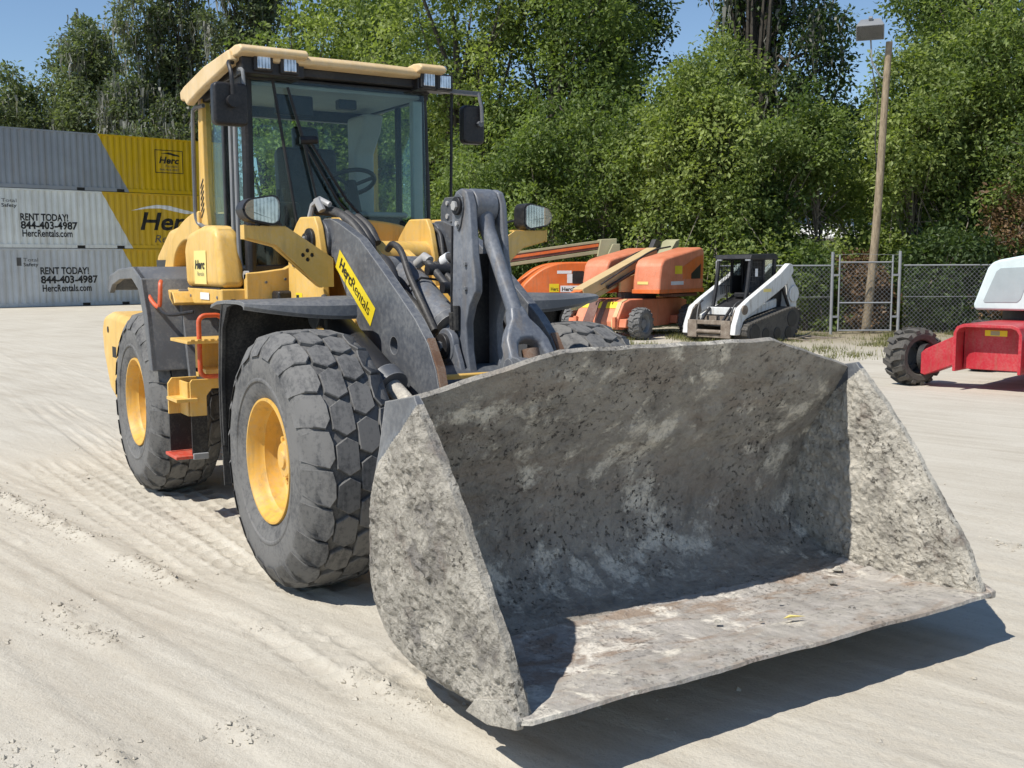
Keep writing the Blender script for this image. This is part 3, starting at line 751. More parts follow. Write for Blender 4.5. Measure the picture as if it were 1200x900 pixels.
shrub(1125, 30.6, 8.8, 2.5, 40, 'tall leafy shrub hanging over the chain-link fence', 'leaf_mid', 420, 0.36)
shrub(1180, 30.5, 8.8, 2.5, 41, 'dense shrub over the fence beside the red lift', 'leaf_bright', 420, 0.35)
shrub(1240, 29, 8.4, 2.6, 42, 'shrub at the end of the fence behind the red lift', 'leaf_mid', 300)
shrub(1105, 28.2, 2.6, 1.6, 43, 'low dark shrub pressed against the right fence panel', 'leaf_dark', 160, 0.40)
shrub(1008, 29, 1.9, 0.8, 44, 'withered brown vine bush behind the gate', 'leaf_dry', 100, 0.42)
shrub(944, 28.6, 2.2, 0.9, 45, 'low green bush behind the left fence panel', 'leaf_mid', 110, 0.42)
shrub(1160, 28.3, 2.3, 1.4, 46, 'dark low bush behind the fence near the red lift cowl', 'leaf_dark', 130, 0.42)
shrub(1185, 28, 4.2, 1.0, 47, 'reddish dried vine above the fence by the red lift', 'leaf_dry', 70, 0.46)
# far wood: one mass behind everything
def far_wood():
    rng = np.random.default_rng(99); n = 2300
    px = rng.uniform(330, 1420, n); d = rng.uniform(50, 60, n); p = np.array([at(a, b) for a, b in zip(px, d)])
    top = 7.5 + 4.0 * fbm(px / 60, px * 0, seed=4); z = 0.3 + (rng.random(n) ** 0.8) * top
    cen = np.stack([p[:, 0], p[:, 1], z], -1)
    o = leaf_mesh('far_wood', cen, rng.uniform(0.7, 1.4, n), 26, 0.40, 77, 'leaf_dark', None)
    o['kind'] = 'stuff'; tag(o, 'dark mass of woodland far behind the thicket', 'woodland')
far_wood()
# weeds and leaf litter along the fence
def weeds():
    rng = np.random.default_rng(5); n = 15000
    d = 19.5 + 8.5 * rng.random(n) ** 0.55; px = rng.uniform(520, 1330, n); p = np.array([at(a, b) for a, b in zip(px, d)])
    keep = (fbm(p[:, 0] * 0.55, p[:, 1] * 0.55, seed=3) > 0.50) & (px > 640) | (rng.random(n) < 0.04); p = p[keep]
    k = 4; P = np.repeat(p, k, 0) + rng.normal(0, 0.05, (len(p) * k, 2)); m = len(P)
    h = rng.uniform(0.03, 0.14, m); a = rng.uniform(0, 2 * PI, m); ln = rng.uniform(0.2, 0.9, m) * h
    V = np.stack([np.stack([P[:, 0] - 0.008 * np.sin(a), P[:, 1] + 0.008 * np.cos(a), 0 * h - 0.01], -1), np.stack([P[:, 0] + 0.008 * np.sin(a), P[:, 1] - 0.008 * np.cos(a), 0 * h - 0.01], -1), np.stack([P[:, 0] + ln * np.cos(a), P[:, 1] + ln * np.sin(a), h], -1)], 1)
    me = np_mesh('weeds', V.reshape(-1, 3), np.arange(m * 3).reshape(m, 3)); t = me.attributes.new('tone', 'FLOAT', 'POINT'); t.data.foreach_set('value', np.repeat(rng.random(m), 3).astype(np.float32))
    o = link('weeds', me, 'grass_blade', smooth=False); o['kind'] = 'stuff'; tag(o, 'patchy dry weeds growing on the sand before the fence', 'weeds')
weeds()

# ------------------------------------------------------------------ fence with gate, light pole, shed
FP = Vector((-12.83, 18.10, 0)); FD = Vector((0.532, 0.847, 0))        # base of the gate's left post, direction along the fence
def fp(s, z, off=0.0):
    p = FP + FD * s; return (p.x + off * 0.847, p.y - off * 0.532, z)
def fabric(s0, s1, z0, z1, name, parent, step=0.115):
    mb = MB(); r = 0.0032; H = z1 - z0
    n = Vector((0.847, -0.532, 0))
    k = s0 - H
    while k < s1:
        for sg in (0, 1):
            a0, a1 = max(k, s0), min(k + H, s1)
            if a1 - a0 > 0.01:
                za, zb = (z0 + a0 - k, z0 + a1 - k) if sg == 0 else (z1 - (a0 - k), z1 - (a1 - k))
                A, B = Vector(fp(a0, za, 0.002 * (1 - 2 * sg))), Vector(fp(a1, zb, 0.002 * (1 - 2 * sg)))
                sd = (B - A).normalized().cross(n) * r
                mb.add([A + sd, A - sd + n * r, A - sd - n * r, B + sd, B - sd + n * r, B - sd - n * r], [(0, 1, 4, 3), (1, 2, 5, 4), (2, 0, 3, 5)])
        k += step
    return mb.build(name, 'galvanised', parent, smooth=False)
def fence_run(label, s0, s1, posts):
    t = thing('chain_link_fence', label, 'fence', fp((s0 + s1) / 2, 0), 'chain-link fence panels', world=True)
    for s in posts: MB().cyl(fp(s, -0.1), fp(s, 1.82), 0.03, 10).lathe([(0.032, 0), (0.034, 0.02), (0.02, 0.05), (0.0, 0.055)], fp(s, 1.82), (0, 0, 1), 10).build('post', 'galvanised', t)
    MB().cyl(fp(s0, 1.74), fp(s1, 1.74), 0.02, 8).build('top_rail', 'galvanised', t)
    MB().cyl(fp(s0, 0.95), fp(s1, 0.95), 0.006, 6).build('tension_wire', 'galvanised', t)
    fabric(s0, s1, 0.03, 1.74, 'wire_mesh', t)
fence_run('chain-link fence panel running behind the white track loader to the gate', -3.0, -0.12, (-3,))
fence_run('chain-link fence panel from the gate to behind the red lift', 1.72, 11, (4.7, 7.7, 10.9))
gt = thing('chain_link_gate', 'galvanised chain-link gate between two taller posts', 'gate', fp(0.7, 0), None, True)
for s, h in ((-0.08, 2.08), (1.62, 2.10)): MB().cyl(fp(s, -0.1), fp(s, h), 0.038, 12).build('gate_post', 'galvanised', gt)
for s in (0.10, 1.44): MB().cyl(fp(s, 0.08), fp(s, 2.0), 0.022, 10).build('gate_stile', 'galvanised', gt)
for z in (0.10, 0.80, 1.82): MB().cyl(fp(0.10, z), fp(1.44, z), 0.02, 10).build('gate_rail', 'galvanised', gt)
for z in (2.0,): MB().tube([fp(-0.08, z), fp(0.5, z + 0.03), fp(1.62, z)], 0.004, 5).build('barbed_wire', 'galvanised', gt)
fabric(0.10, 1.44, 0.10, 1.82, 'wire_mesh', gt)
for s in (0.01, 1.53): 
    for z in (0.45, 1.5): MB().box(fp(s, z), (0.05, 0.16, 0.05), Matrix.Rotation(math.atan2(FD.y, FD.x) - PI / 2, 3, 'Z')).build('hinge' if s < 1 else 'latch', 'galvanised', gt)

px0, py0 = at(1014, 27.35)
pole = thing('light_pole', 'leaning round wooden light pole with a floodlight bracket', 'light pole', (px0, py0, 0), None, True)
ptop = Vector((px0 + 0.21, py0 + 0.36, 7.3))
pts = [Vector((px0, py0, -0.2)).lerp(ptop, f) + Vector((0.03 * math.sin(f * 5), 0.03 * math.sin(f * 4), 0)) for f in np.linspace(0, 1, 9)]
MB().tube(pts, [0.115 - 0.035 * i / 8 for i in range(9)], 14).build('shaft', 'pole_wood', pole)
e = pts[-1]
MB().tube([e + Vector((0, 0, -0.9)), e + Vector((-0.10, -0.17, -0.85)), e + Vector((-0.22, -0.36, -0.5)), e + Vector((-0.25, -0.40, 0.1))], 0.02, 8).build('bracket', 'galvanised', pole)
MB().tube([e + Vector((-0.1, -0.14, -3.4)), e + Vector((-0.16, -0.22, -2.4)), e + Vector((-0.12, -0.2, -1.4)), e + Vector((-0.22, -0.36, -0.6))], 0.013, 6).build('cable', 'hose', pole)
rot = Matrix.Rotation(math.atan2(-0.532, 0.847) - 0.35, 3, 'Z') @ Matrix.Rotation(math.radians(32), 3, 'Y')
fl = thing('floodlight', 'boxy grey floodlight tilted down at the top of the wooden pole', 'floodlight', tuple(e + Vector((-0.25, -0.42, 0.12))), None, True)
c = e + Vector((-0.25, -0.42, 0.30))
hb = MB(); 
q = [(-0.20, -0.24), (0.22, -0.34), (0.22, 0.34), (-0.20, 0.24)]
vs = [rot @ Vector((x, y, z)) + c for z in (-0.20, 0.20) for x, y in q]
hb.add(vs, [(0, 3, 2, 1), (4, 5, 6, 7), (0, 1, 5, 4), (1, 2, 6, 5), (2, 3, 7, 6), (3, 0, 4, 7)]).build('housing', 'mid_grey_plastic', fl, 0.02)
MB().box(c + rot @ Vector((0.225, 0, 0)), (0.012, 0.60, 0.33), rot).build('lens', 'lamp_glass', fl)
MB().box(c + rot @ Vector((0.214, 0, 0)), (0.012, 0.62, 0.35), rot).build('reflector', 'galvanised', fl)
MB().box(c + rot @ Vector((-0.1, 0.0, 0.24)), (0.12, 0.1, 0.09), rot).build('photocell', 'mid_grey_plastic', fl, 0.02)

sx, sy = at(985, 46)
sh = thing('shed', 'white metal shed glimpsed through the leaves behind the gate', 'shed', (sx, sy, 0))
sh.rotation_euler = (0, 0, math.atan2(FD.y, FD.x))
MB().bb(-5.5, 5.5, 0, 4, 0, 2.9).build('wall', 'shed_white', sh)
MB().prism([(-0.4, 2.85), (2, 3.7), (4.4, 2.85), (4.4, 2.95), (2, 3.82), (-0.4, 2.95)], 'x', -5.8, 5.8).build('roof', 'shed_white', sh)
MB().bb(-1, 0, -0.03, 0.02, 0.05, 2.1).build('door', 'mid_grey_plastic', sh)
# fallen branches on the sand by the track loader
for i, (a, d, L, r, th) in enumerate(((928, 24.6, 1.4, 0.03, 0.3), (944, 25.3, 1.9, 0.035, 0.9), (960, 25.0, 1.1, 0.02, 0.5))):
    x, y = at(a, d); rnd = random.Random(i + 4); dv = Vector((math.cos(th), math.sin(th), 0))
    p = [Vector((x, y, r)) + dv * (L * (f - .5)) + Vector((rnd.uniform(-.05, .05), rnd.uniform(-.05, .05), abs(rnd.uniform(0, .04)))) for f in (0, .25, .5, .75, 1)]
    mb = MB().tube(p, [r, r * .9, r * .8, r * .55, r * .2], 6); mb.tube([p[2], p[2] + dv * 0.3 + Vector((-dv.y, dv.x, 0.25)) * .4], [r * .5, r * .15], 5)
    b = mb.build('fallen_branch', 'dry_wood'); tag(b, ('short dead branch lying behind the track of the white loader', 'long dead branch lying on the sand toward the gate', 'thin dead twig lying before the gate')[i], 'branch', 'dead branches on the sand')
# ------------------------------------------------------------------ wheels
def tread_wheel(parent, c, side, R=0.725, W=0.55, name='wheel', rot0=0.0):
    """earthmover wheel, axis along y; side = -1: outer face towards -y"""
    hw = W / 2
    def rtop(y):
        a = abs(y); return R - 0.018 * (a / 0.215) ** 2 if a < 0.215 else R - 0.018 - 0.9 * (a - 0.215) - 14 * (a - 0.215) ** 2
    def rbase(y):
        a = abs(y); return R - 0.027 - 0.012 * (a / 0.215) ** 2 if a < 0.215 else R - 0.039 - 0.75 * (a - 0.215) - 9 * (a - 0.215) ** 2
    ty = MB()
    prof = [(0.335, -0.205), (0.352, -0.235), (0.40, -0.262), (0.47, -0.274), (0.54, -0.275), (0.60, -0.268), (rbase(0.255) - .005, -0.256), (rbase(0.235), -0.236), (rbase(0.2), -0.2), (rbase(0.1), -0.1), (rbase(0), 0)]
    prof = prof + [(r, -h) for r, h in prof[-2::-1]]
    ty.lathe(prof, (0, 0, 0), (0, 1, 0), 72, close=False)
    # raised ring on the sidewall
    for s in (-1, 1):
        ty.lathe([(0.44, s * 0.268), (0.447, s * 0.2765), (0.455, s * 0.2785), (0.463, s * 0.2765), (0.47, s * 0.272)], (0, 0, 0), (0, 1, 0), 72, close=False)
    N = 22; p = 2 * PI / N
    sh = [(0.135, 0.26), (0.150, -0.03), (0.225, -0.11), (0.262, -0.12), (0.278, -0.10), (0.278, 0.62), (0.262, 0.68), (0.225, 0.80), (0.165, 0.90), (0.133, 0.66)]
    ce = [(0.004, 0.06), (0.062, -0.10), (0.125, 0.08), (0.127, 0.66), (0.062, 0.87), (0.004, 0.73)]
    rnd = random.Random(5)
    for i in range(N):
        for s in (-1, 1):
            for poly, off in ((sh, 0.0), (ce, 0.25)):
                of = i + off + (0.5 if s > 0 else 0) + rot0
                cy = sum(q[0] for q in poly) / len(poly); ca = sum(q[1] for q in poly) / len(poly)
                rings = []
                for lev, ins in ((0, 0.0), (1, 0.0), (2, 0.055)):
                    ring = []
                    for y, a in poly:
                        y2 = y + (cy - y) * ins; a2 = a + (ca - a) * ins
                        r = (rbase(y) - 0.012) if lev == 0 else rtop(y2) - (0.005 if lev == 1 else 0)
                        if lev > 0 and y2 > 0.27: r = min(r, R - 0.115)
                        w = (a2 + of) * p; yy = s * (y2 + (0.004 if (lev == 1 and y2 > .26) else 0))
                        ring.append((r * math.sin(w), yy, r * math.cos(w)))
                    rings.append(ring)
                k = len(poly); vs = rings[0] + rings[1] + rings[2]
                fs = [(l * k + j, l * k + (j + 1) % k, (l + 1) * k + (j + 1) % k, (l + 1) * k + j) for l in (0, 1) for j in range(k)] + [tuple(range(2 * k, 3 * k))]
                if s < 0: fs = [f[::-1] for f in fs]
                ty.add(vs, fs)
    # rim
    rm = MB()
    o = 0.238
    prof = [(0.346, 0.20), (0.353, o), (0.350, o + 0.012), (0.338, o + 0.012), (0.332, o), (0.322, o - 0.02), (0.312, o - 0.05), (0.306, o - 0.075), (0.300, o - 0.08), (0.296, o - 0.16), (0.288, o - 0.175), (0.25, o - 0.19), (0.165, o - 0.195), (0.158, o - 0.19), (0.0, o - 0.19)]
    rm.lathe([(r, side * h) for r, h in prof], (0, 0, 0), (0, 1, 0), 64, close=False)
    rm.lathe([(r, -side * h) for r, h in prof[:8] + [(0.30, 0.05), (0.30, -0.03)]], (0, 0, 0), (0, 1, 0), 48, close=False)
    part = rm.build(name, 'rim_yellow', parent, fix=True)
    hb = MB()
    hb.lathe([(0.170, side * (o - 0.21)), (0.170, side * (o - 0.155)), (0.163, side * (o - 0.148)), (0.112, side * (o - 0.146)), (0.106, side * (o - 0.10)), (0.095, side * (o - 0.085)), (0.05, side * (o - 0.082)), (0.045, side * (o - 0.07)), (0.0, side * (o - 0.07))], (0, 0, 0), (0, 1, 0), 32, close=False)
    h = hb.build('hub', 'rim_yellow', part, fix=True)
    for k in range(12):
        a = 2 * PI * (k + .5) / 12; x, z = 0.138 * math.cos(a), 0.138 * math.sin(a)
        MB().cyl((x, side * (o - 0.15), z), (x, side * (o - 0.112), z), 0.018, 6).build('wheel_nut', 'rim_yellow', part)
    t = ty.build('tyre', 'rubber', part, fix=True, angle=30)
    vb = MB().tube([(0.05, side * (o - 0.2), -0.2), (0.06, side * (o - .13), -.215), (0.07, side * (o - .1), -0.25)], 0.012, 6).build('valve', 'black', part)
    part.location = c
    if parent.get('_w'): part.matrix_parent_inverse = Matrix.Translation(-parent.location)
    return part

L = thing('wheel_loader', 'large yellow and dark grey wheel loader with a mud-caked bucket', 'wheel loader', (-1.2, 0, 0), None, True)
WZ, TR, WB = 0.715, 0.985, -3.10
for x in (0.0, WB):
    for s in (-1, 1):
        w = tread_wheel(L, (x - (0.14 if x == 0 and s > 0 else 0), s * (TR - (0.05 if x == 0 and s > 0 else 0)), WZ - (0.02 if x == 0 and s > 0 else 0)), s, rot0=0.3 if x == 0 else 0.6)
    MB().tube([(x, -0.75, WZ), (x, -0.55, WZ), (x, -0.25, WZ), (x, 0.25, WZ), (x, 0.55, WZ), (x, 0.75, WZ)], [0.17, 0.15, 0.24, 0.24, 0.15, 0.17], 16).build('axle', 'rim_yellow', L)

# ------------------------------------------------------------------ bucket
HB = 1.285                                   # half width to the middle of the side plates
wrap = smooth_pts([(2.70, 0.245), (2.42, 0.222), (2.10, 0.205), (1.88, 0.22), (1.73, 0.275), (1.615, 0.38), (1.575, 0.53), (1.60, 0.70), (1.66, 0.86)], 8)
def wrap_at(n, ztop, xtop):
    P = [np.array(p) for p in wrap] + [np.array((xtop - 0.13, ztop - 0.21 + 0.0)), np.array((xtop, ztop))]
    S = np.concatenate([[0], np.cumsum([np.linalg.norm(P[i + 1] - P[i]) for i in range(len(P) - 1)])])
    t = np.linspace(0, 1, n) * S[-1]; A = np.array(P)
    return np.stack([np.interp(t, S, A[:, 0]), np.interp(t, S, A[:, 1])], -1)
def shell():
    nu, nv = 170, 380
    ys = np.linspace(-HB, HB, nv); G = np.zeros((nu, nv, 3))
    for j, y in enumerate(ys):
        a = np.clip((abs(y) - 0.62) / (HB - 0.62), 0, 1)
        zt = 1.425 + (1.255 - 1.425) * a; xt = 2.03 - 0.10 * a
        q = wrap_at(nu, zt + 0.004 * math.sin(y * 23) * 0.5, xt); G[:, j, 0] = q[:, 0]; G[:, j, 1] = y; G[:, j, 2] = q[:, 1]
    # inward normals
    du = np.gradient(G, axis=0); n = np.stack([du[..., 2], 0 * du[..., 0], -du[..., 0]], -1); n /= np.linalg.norm(n, axis=-1)[..., None] + 1e-9
    if n[nu - 20, nv // 2, 0] < 0: n = -n
    X, Yv, Zv = G[..., 0], G[..., 1], G[..., 2]
    u = np.linspace(0, 1, nu)[:, None] + 0 * X
    mud = np.clip(fbm(u * 9, Yv * 3.2, octv=5, seed=61, gain=0.6) - 0.47, 0, 1) * 0.055
    mud += np.clip(fbm(u * 60, Yv * 26, octv=3, seed=62) - 0.5, 0, 1) * 0.022
    mud *= np.clip((u - 0.12) * 5, 0.05, 1) * np.clip((1.0 - u) * 14, 0, 1)
    corner = np.exp(-((HB - np.abs(Yv)) / 0.10) ** 2) * np.exp(-((u - 0.3) / 0.22) ** 2)
    mud += corner * 0.055 * fbm(u * 20, Yv * 9, octv=4, seed=63)
    Gi = G + n * mud[..., None]; Go = G - n * 0.028
    V = np.concatenate([Gi.reshape(-1, 3), Go.reshape(-1, 3)]); o = nu * nv
    I = (np.arange(nu - 1)[:, None] * nv + np.arange(nv - 1)[None]).ravel()
    F = [np.stack([I, I + 1, I + nv + 1, I + nv], -1), np.stack([I, I + nv, I + nv + 1, I + 1], -1) + o]
    r = np.arange(nv - 1); T = (nu - 1) * nv + r
    F.append(np.stack([T, T + 1, T + 1 + o, T + o], -1)); F.append(np.stack([r + 1, r, r + o, r + 1 + o], -1))
    c = np.arange(nu - 1) * nv
    F.append(np.stack([c, c + nv, c + nv + o, c + o], -1)); c = c + nv - 1; F.append(np.stack([c + nv, c, c + o, c + nv + o], -1))
    F = np.concatenate(F)
    me = np_mesh('bucket', V, F, True)
    ob = link('bucket', me, 'bucket_inside', L, fix=True, angle=50)
    me.materials.append(MATS['bucket_floor'])
    cen = V[F].mean(1); mi = ((cen[:, 2] < 0.30) & (cen[:, 0] > 1.95)).astype(np.int32)
    me.polygons.foreach_set('material_index', mi)
    return ob
BK = shell()
BK['label'] = 'wide open bucket caked with dried grey mud'
def side_plate(s):
    nu, nv = 210, 160
    C = np.array(smooth_pts([(1.72, 1.235), (1.655, 1.03), (1.58, 0.80), (1.545, 0.56), (1.575, 0.39), (1.70, 0.255), (1.88, 0.19), (2.10, 0.176), (2.42, 0.195), (2.74, 0.226)], 8))
    E = np.array([(1.985, 1.285), (2.02, 1.25), (2.30, 0.955), (2.50, 0.685), (2.66, 0.47), (2.755, 0.285), (2.77, 0.235)])
    def rs(A, n):
        S = np.concatenate([[0], np.cumsum(np.linalg.norm(np.diff(A, axis=0), axis=1))]); t = np.linspace(0, S[-1], n)
        return np.stack([np.interp(t, S, A[:, 0]), np.interp(t, S, A[:, 1])], -1)
    C, E = rs(C, nu), rs(E, nu); v = np.linspace(0, 1, nv)
    G = C[:, None] * (1 - v)[None, :, None] + E[:, None] * v[None, :, None]
    x, z = G[..., 0], G[..., 1]
    edge = np.minimum(np.minimum(v, 1 - v)[None] * 9, 1) * np.minimum(np.linspace(0, 1, nu) * 6, 1)[:, None]
    clean = np.clip(((z - 0.98) * 4 - (x - 1.75) * 3.2) * 2.2, 0, 1)
    def mudf(seed):
        m = fbm(x * 5, z * 5, octv=5, seed=seed, gain=0.66) * 0.045 + np.clip(fbm(x * 30, z * 30, octv=3, seed=seed + 1) - 0.46, 0, 1) * 0.045 + np.clip(fbm(x * 70, z * 70, octv=2, seed=seed + 2) - 0.5, 0, 1) * 0.016
        return m * (0.25 + 0.75 * edge) * (1 - 0.95 * clean)
    yo, yi = s * (HB + 0.012), s * (HB - 0.012)
    Vo = np.stack([x, yo + s * mudf(71), z], -1); Vi = np.stack([x, yi - s * mudf(81) * 0.8, z], -1)
    # ragged mud along the front edge
    rag = (fbm(np.linspace(0, 14, nu), np.zeros(nu), seed=91) - 0.45) * 0.02
    Vo[:, -1, 0] += rag; Vi[:, -1, 0] += rag
    V = np.concatenate([Vo.reshape(-1, 3), Vi.reshape(-1, 3)]); o = nu * nv
    I = (np.arange(nu - 1)[:, None] * nv + np.arange(nv - 1)[None]).ravel()
    F = [np.stack([I, I + 1, I + nv + 1, I + nv], -1), np.stack([I, I + nv, I + nv + 1, I + 1], -1) + o]
    for c in (np.arange(nu - 1) * nv, np.arange(nu - 1) * nv + nv - 1): F.append(np.stack([c, c + nv, c + nv + o, c + o], -1))
    for r in (np.arange(nv - 1), np.arange(nv - 1) + (nu - 1) * nv): F.append(np.stack([r, r + 1, r + 1 + o, r + o], -1))
    me = np_mesh('side_plate', V, np.concatenate(F), True)
    ob = link('side_plate', me, 'bucket_mud_outer' if s < 0 else 'bucket_mud', BK, fix=True, angle=60)
    me.materials.append(MATS['arm_grey']); FF = np.concatenate(F); cl = np.concatenate([clean.ravel(), clean.ravel()])[FF].mean(1)
    me.polygons.foreach_set('material_index', (cl > 0.5).astype(np.int32)); return ob
side_plate(-1); side_plate(1)
rnd = random.Random(3)
# cutting edge: a thick worn blade under the floor, a little wider than the bucket
ce = MB(); xs = np.linspace(-1.335, 1.335, 60)
top = [(2.50, 0.236), (2.72, 0.256), (2.80, 0.258), (2.805, 0.244), (2.70, 0.222), (2.50, 0.206)]
vs = []
for i, y in enumerate(xs):
    w = 0.006 * math.sin(y * 9) + rnd.uniform(-0.003, 0.003); cut = 0.03 if i in (0, 59) else 0
    for x, z in top: vs.append((x + (w if x > 2.6 else 0) - (cut if x > 2.7 else 0), y, z + rnd.uniform(-.0012, .0012)))
fs = [(i * 6 + j, i * 6 + (j + 1) % 6, (i + 1) * 6 + (j + 1) % 6, (i + 1) * 6 + j) for i in range(59) for j in range(6)] + [tuple(range(6)), tuple(range(354, 360))[::-1]]
ce.add(vs, fs).build('cutting_edge', 'bucket_steel', BK, fix=True)
for s in (-1, 1):   # side cutter / wear pad at the lip corner
    MB().prism([(2.44, 0.172), (2.52, 0.25), (2.68, 0.30), (2.79, 0.262), (2.79, 0.228), (2.60, 0.178)], 'y', s * 1.305, s * 1.34).build('side_cutter', 'bucket_mud_outer' if s < 0 else 'bucket_steel', BK, 0.006)
# ears behind the bucket
for y in (-0.42, 0.42):
    for o_ in (-0.07, 0.07): MB().prism([(1.55, 0.34), (1.545, 0.62), (1.42, 0.60), (1.36, 0.48), (1.42, 0.34)], 'y', y + o_ - 0.02, y + o_ + 0.02).build('ear', 'arm_grey', BK, 0.005)
for o_ in (-0.13, 0.17): MB().prism([(1.56, 0.75), (1.68, 1.05), (1.4, 1.16), (0.94, 1.30), (0.80, 1.31), (0.75, 1.24), (0.85, 1.15), (1.25, 0.95)], 'y', o_ - 0.025, o_ + 0.025).build('ear', 'arm_grey', BK, 0.005)
# mud lumps and a leaf left on the bucket floor
for i, (x, y, s) in enumerate(((2.36, -0.02, .016), (2.30, 0.42, .012), (2.55, 0.62, .018), (2.45, 0.15, .012), (2.2, 0.9, .024), (2.05, 1.1, .03), (2.6, 0.2, .012))):
    mb = MB(); rr = random.Random(i); vs = [(x + s * rr.uniform(.7, 1.5) * a, y + s * rr.uniform(.7, 1.5) * b, (0.240 if x > 2.25 else 0.222) + s * 0.8 * rr.uniform(.6, 1.2) * c) for a, b, c in ((1, 0, 0), (0, 1, 0), (-1, 0, 0), (0, -1, 0), (.3, .2, 1), (-.2, -.3, .8), (0, 0, -.6))]
    mb.add(vs, [(0, 1, 4), (1, 2, 5), (2, 3, 5), (3, 0, 4), (4, 1, 5), (4, 5, 3), (1, 0, 6), (2, 1, 6), (3, 2, 6), (0, 3, 6)])
    tag(mb.build('mud_lump', 'bucket_mud', None, smooth=False), 'small lump of dried mud lying on the bucket floor', 'mud', 'mud lumps on the bucket floor')
lf = MB().add([(2.53, 0.20, .262), (2.545, 0.235, .272), (2.56, 0.31, .262), (2.52, 0.25, .268)], [(0, 1, 2, 3)]).build('fallen_leaf', 'sticker_pale', None, smooth=False)
tag(lf, 'dry yellow leaf lying on the bucket floor', 'leaf')

BK.location.x = -0.045; lf.location.x = -0.045
for o in list(col.objects):
    if o.name.startswith('mud_lump'): o.location.x = -0.045

# ------------------------------------------------------------------ front frame, arms, linkage
tw = [(-1.50, 0.75), (-1.50, 1.86), (-1.44, 1.99), (-1.32, 2.085), (-1.26, 2.12), (-1.0, 2.115), (-0.95, 2.05), (-0.885, 1.86), (-0.875, 1.61), (-0.80, 1.30), (-0.55, 1.0), (-0.55, 0.75)]
FF_ = None
ff = MB().bb(-1.35, 0.42, -0.36, 0.36, 0.52, 1.18)
ff.prism([(-1.3, 1.0), (-1.3, 1.62), (-0.75, 1.66), (-0.45, 1.58), (-0.25, 1.25), (0.38, 1.12), (0.4, 0.9)], 'y', -0.34, -0.30)
ff.prism([(-1.3, 1.0), (-1.3, 1.62), (-0.75, 1.66), (-0.45, 1.58), (-0.25, 1.25), (0.38, 1.12), (0.4, 0.9)], 'y', 0.30, 0.34)
ff.bb(-1.45, -1.36, -0.50, 0.50, 0.8, 1.80)
frame = ff.build('front_frame', 'yellow', L, 0.012)
for s in (-1, 1):
    MB().prism(tw, 'y', s * 0.475, s * 0.525).build('tower_plate', 'yellow', frame, 0.012)
    MB().prism([(x, z) for x, z in tw if z > 1.0] + [(-0.8, 1.2), (-1.5, 1.2)], 'y', s * 0.30, s * 0.345).build('tower_plate', 'yellow', frame, 0.012)
    pin = MB().cyl((-1.06, s * 0.52, 1.955), (-1.06, s * 0.548, 1.955), 0.085, 24); pin.cyl((-1.06, s * 0.545, 1.955), (-1.06, s * 0.575, 1.955), 0.052, 20)
    pin.build('pivot_pin', 'black', frame, 0.006)
    for dz in (-0.02, 0.02): MB().cyl((-1.06 + dz, s * 0.57, 1.955 + dz), (-1.06 + dz, s * 0.588, 1.955 + dz), 0.012, 6).build('bolt', 'chrome', frame)
MB().cyl((-1.02, -0.31, 1.86), (-1.02, 0.31, 1.86), 0.10, 28).bb(-1.12, -0.92, -0.31, 0.31, 1.62, 1.84).build('cross_tube', 'yellow', frame, 0.01)
for y in (-0.13, 0.10): MB().prism([(-1.0, 1.62), (-1.0, 1.90), (-0.9, 1.90), (-0.74, 1.83), (-0.62, 1.76), (-0.62, 1.68), (-0.72, 1.62)], 'y', y - 0.025, y + 0.025).build('cylinder_lug', 'yellow', frame, 0.01)

armp = [(-1.16, 1.955), (-1.12, 2.06), (-1.02, 2.10), (-0.92, 2.10), (-0.78, 2.065), (-0.47, 1.96), (-0.2, 1.80), (0.06, 1.635), (0.28, 1.49), (0.43, 1.36), (0.52, 1.22), (0.56, 1.10), (0.68, 0.92), (0.95, 0.78), (1.40, 0.64), (1.48, 0.55), (1.47, 0.42), (1.38, 0.36), (1.0, 0.46), (0.55, 0.62), (0.25, 0.82), (0.04, 1.0), (-0.14, 1.11), (-0.31, 1.23), (-0.5, 1.42), (-0.68, 1.61), (-0.88, 1.85), (-1.0, 1.86), (-1.12, 1.87)]
for s in (-1, 1):
    arm = MB().prism(armp, 'y', s * 0.385, s * 0.445, [circle(0.0, 1.325, 0.052, 18)[::-1]])
    a = arm.build('lift_arm', 'arm_grey', L, 0.008)
    MB().prism(circle(-1.03, 1.96, 0.13, 20), 'y', s * 0.36, s * 0.47).build('arm_boss', 'arm_grey', a, 0.01)
    # rubbed bare steel along the front edge of the arm
    MB().prism([(0.40, 1.375), (0.515, 1.222), (0.553, 1.10), (0.60, 1.02), (0.615, 1.03), (0.572, 1.112), (0.535, 1.232), (0.418, 1.392)], 'y', s * 0.392, s * 0.438).build('worn_edge', 'rust', a)
    # lift cylinder
    c0, c1, c2 = Vector((-0.62, s * 0.60, 1.50)), Vector((0.20, s * 0.60, 1.16)), Vector((0.72, s * 0.52, 0.86))
    lc = MB().tube([c0 - (c1 - c0) * .02, c0, c1], [0.08, 0.085, 0.085], 20).build('lift_cylinder', 'black', L)
    MB().tube([c1, c1 + (c2 - c1) * .15], 0.098, 20).build('gland', 'dark_grey', lc)
    MB().tube([c1, c2], 0.05, 16).build('rod', 'bucket_steel', lc)
    MB().cyl((-0.62, s * 0.50, 1.50), (-0.62, s * 0.70, 1.50), 0.10, 20).build('cylinder_eye', 'arm_grey', lc, 0.01)
    MB().cyl((0.72, s * 0.42, 0.86), (0.72, s * 0.60, 0.86), 0.10, 20).build('cylinder_eye', 'bucket_mud', lc, 0.01)
MB().cyl((0.30, -0.40, 1.08), (0.30, 0.40, 1.08), 0.14, 28).build('arm_cross_tube', 'dark_grey', L)

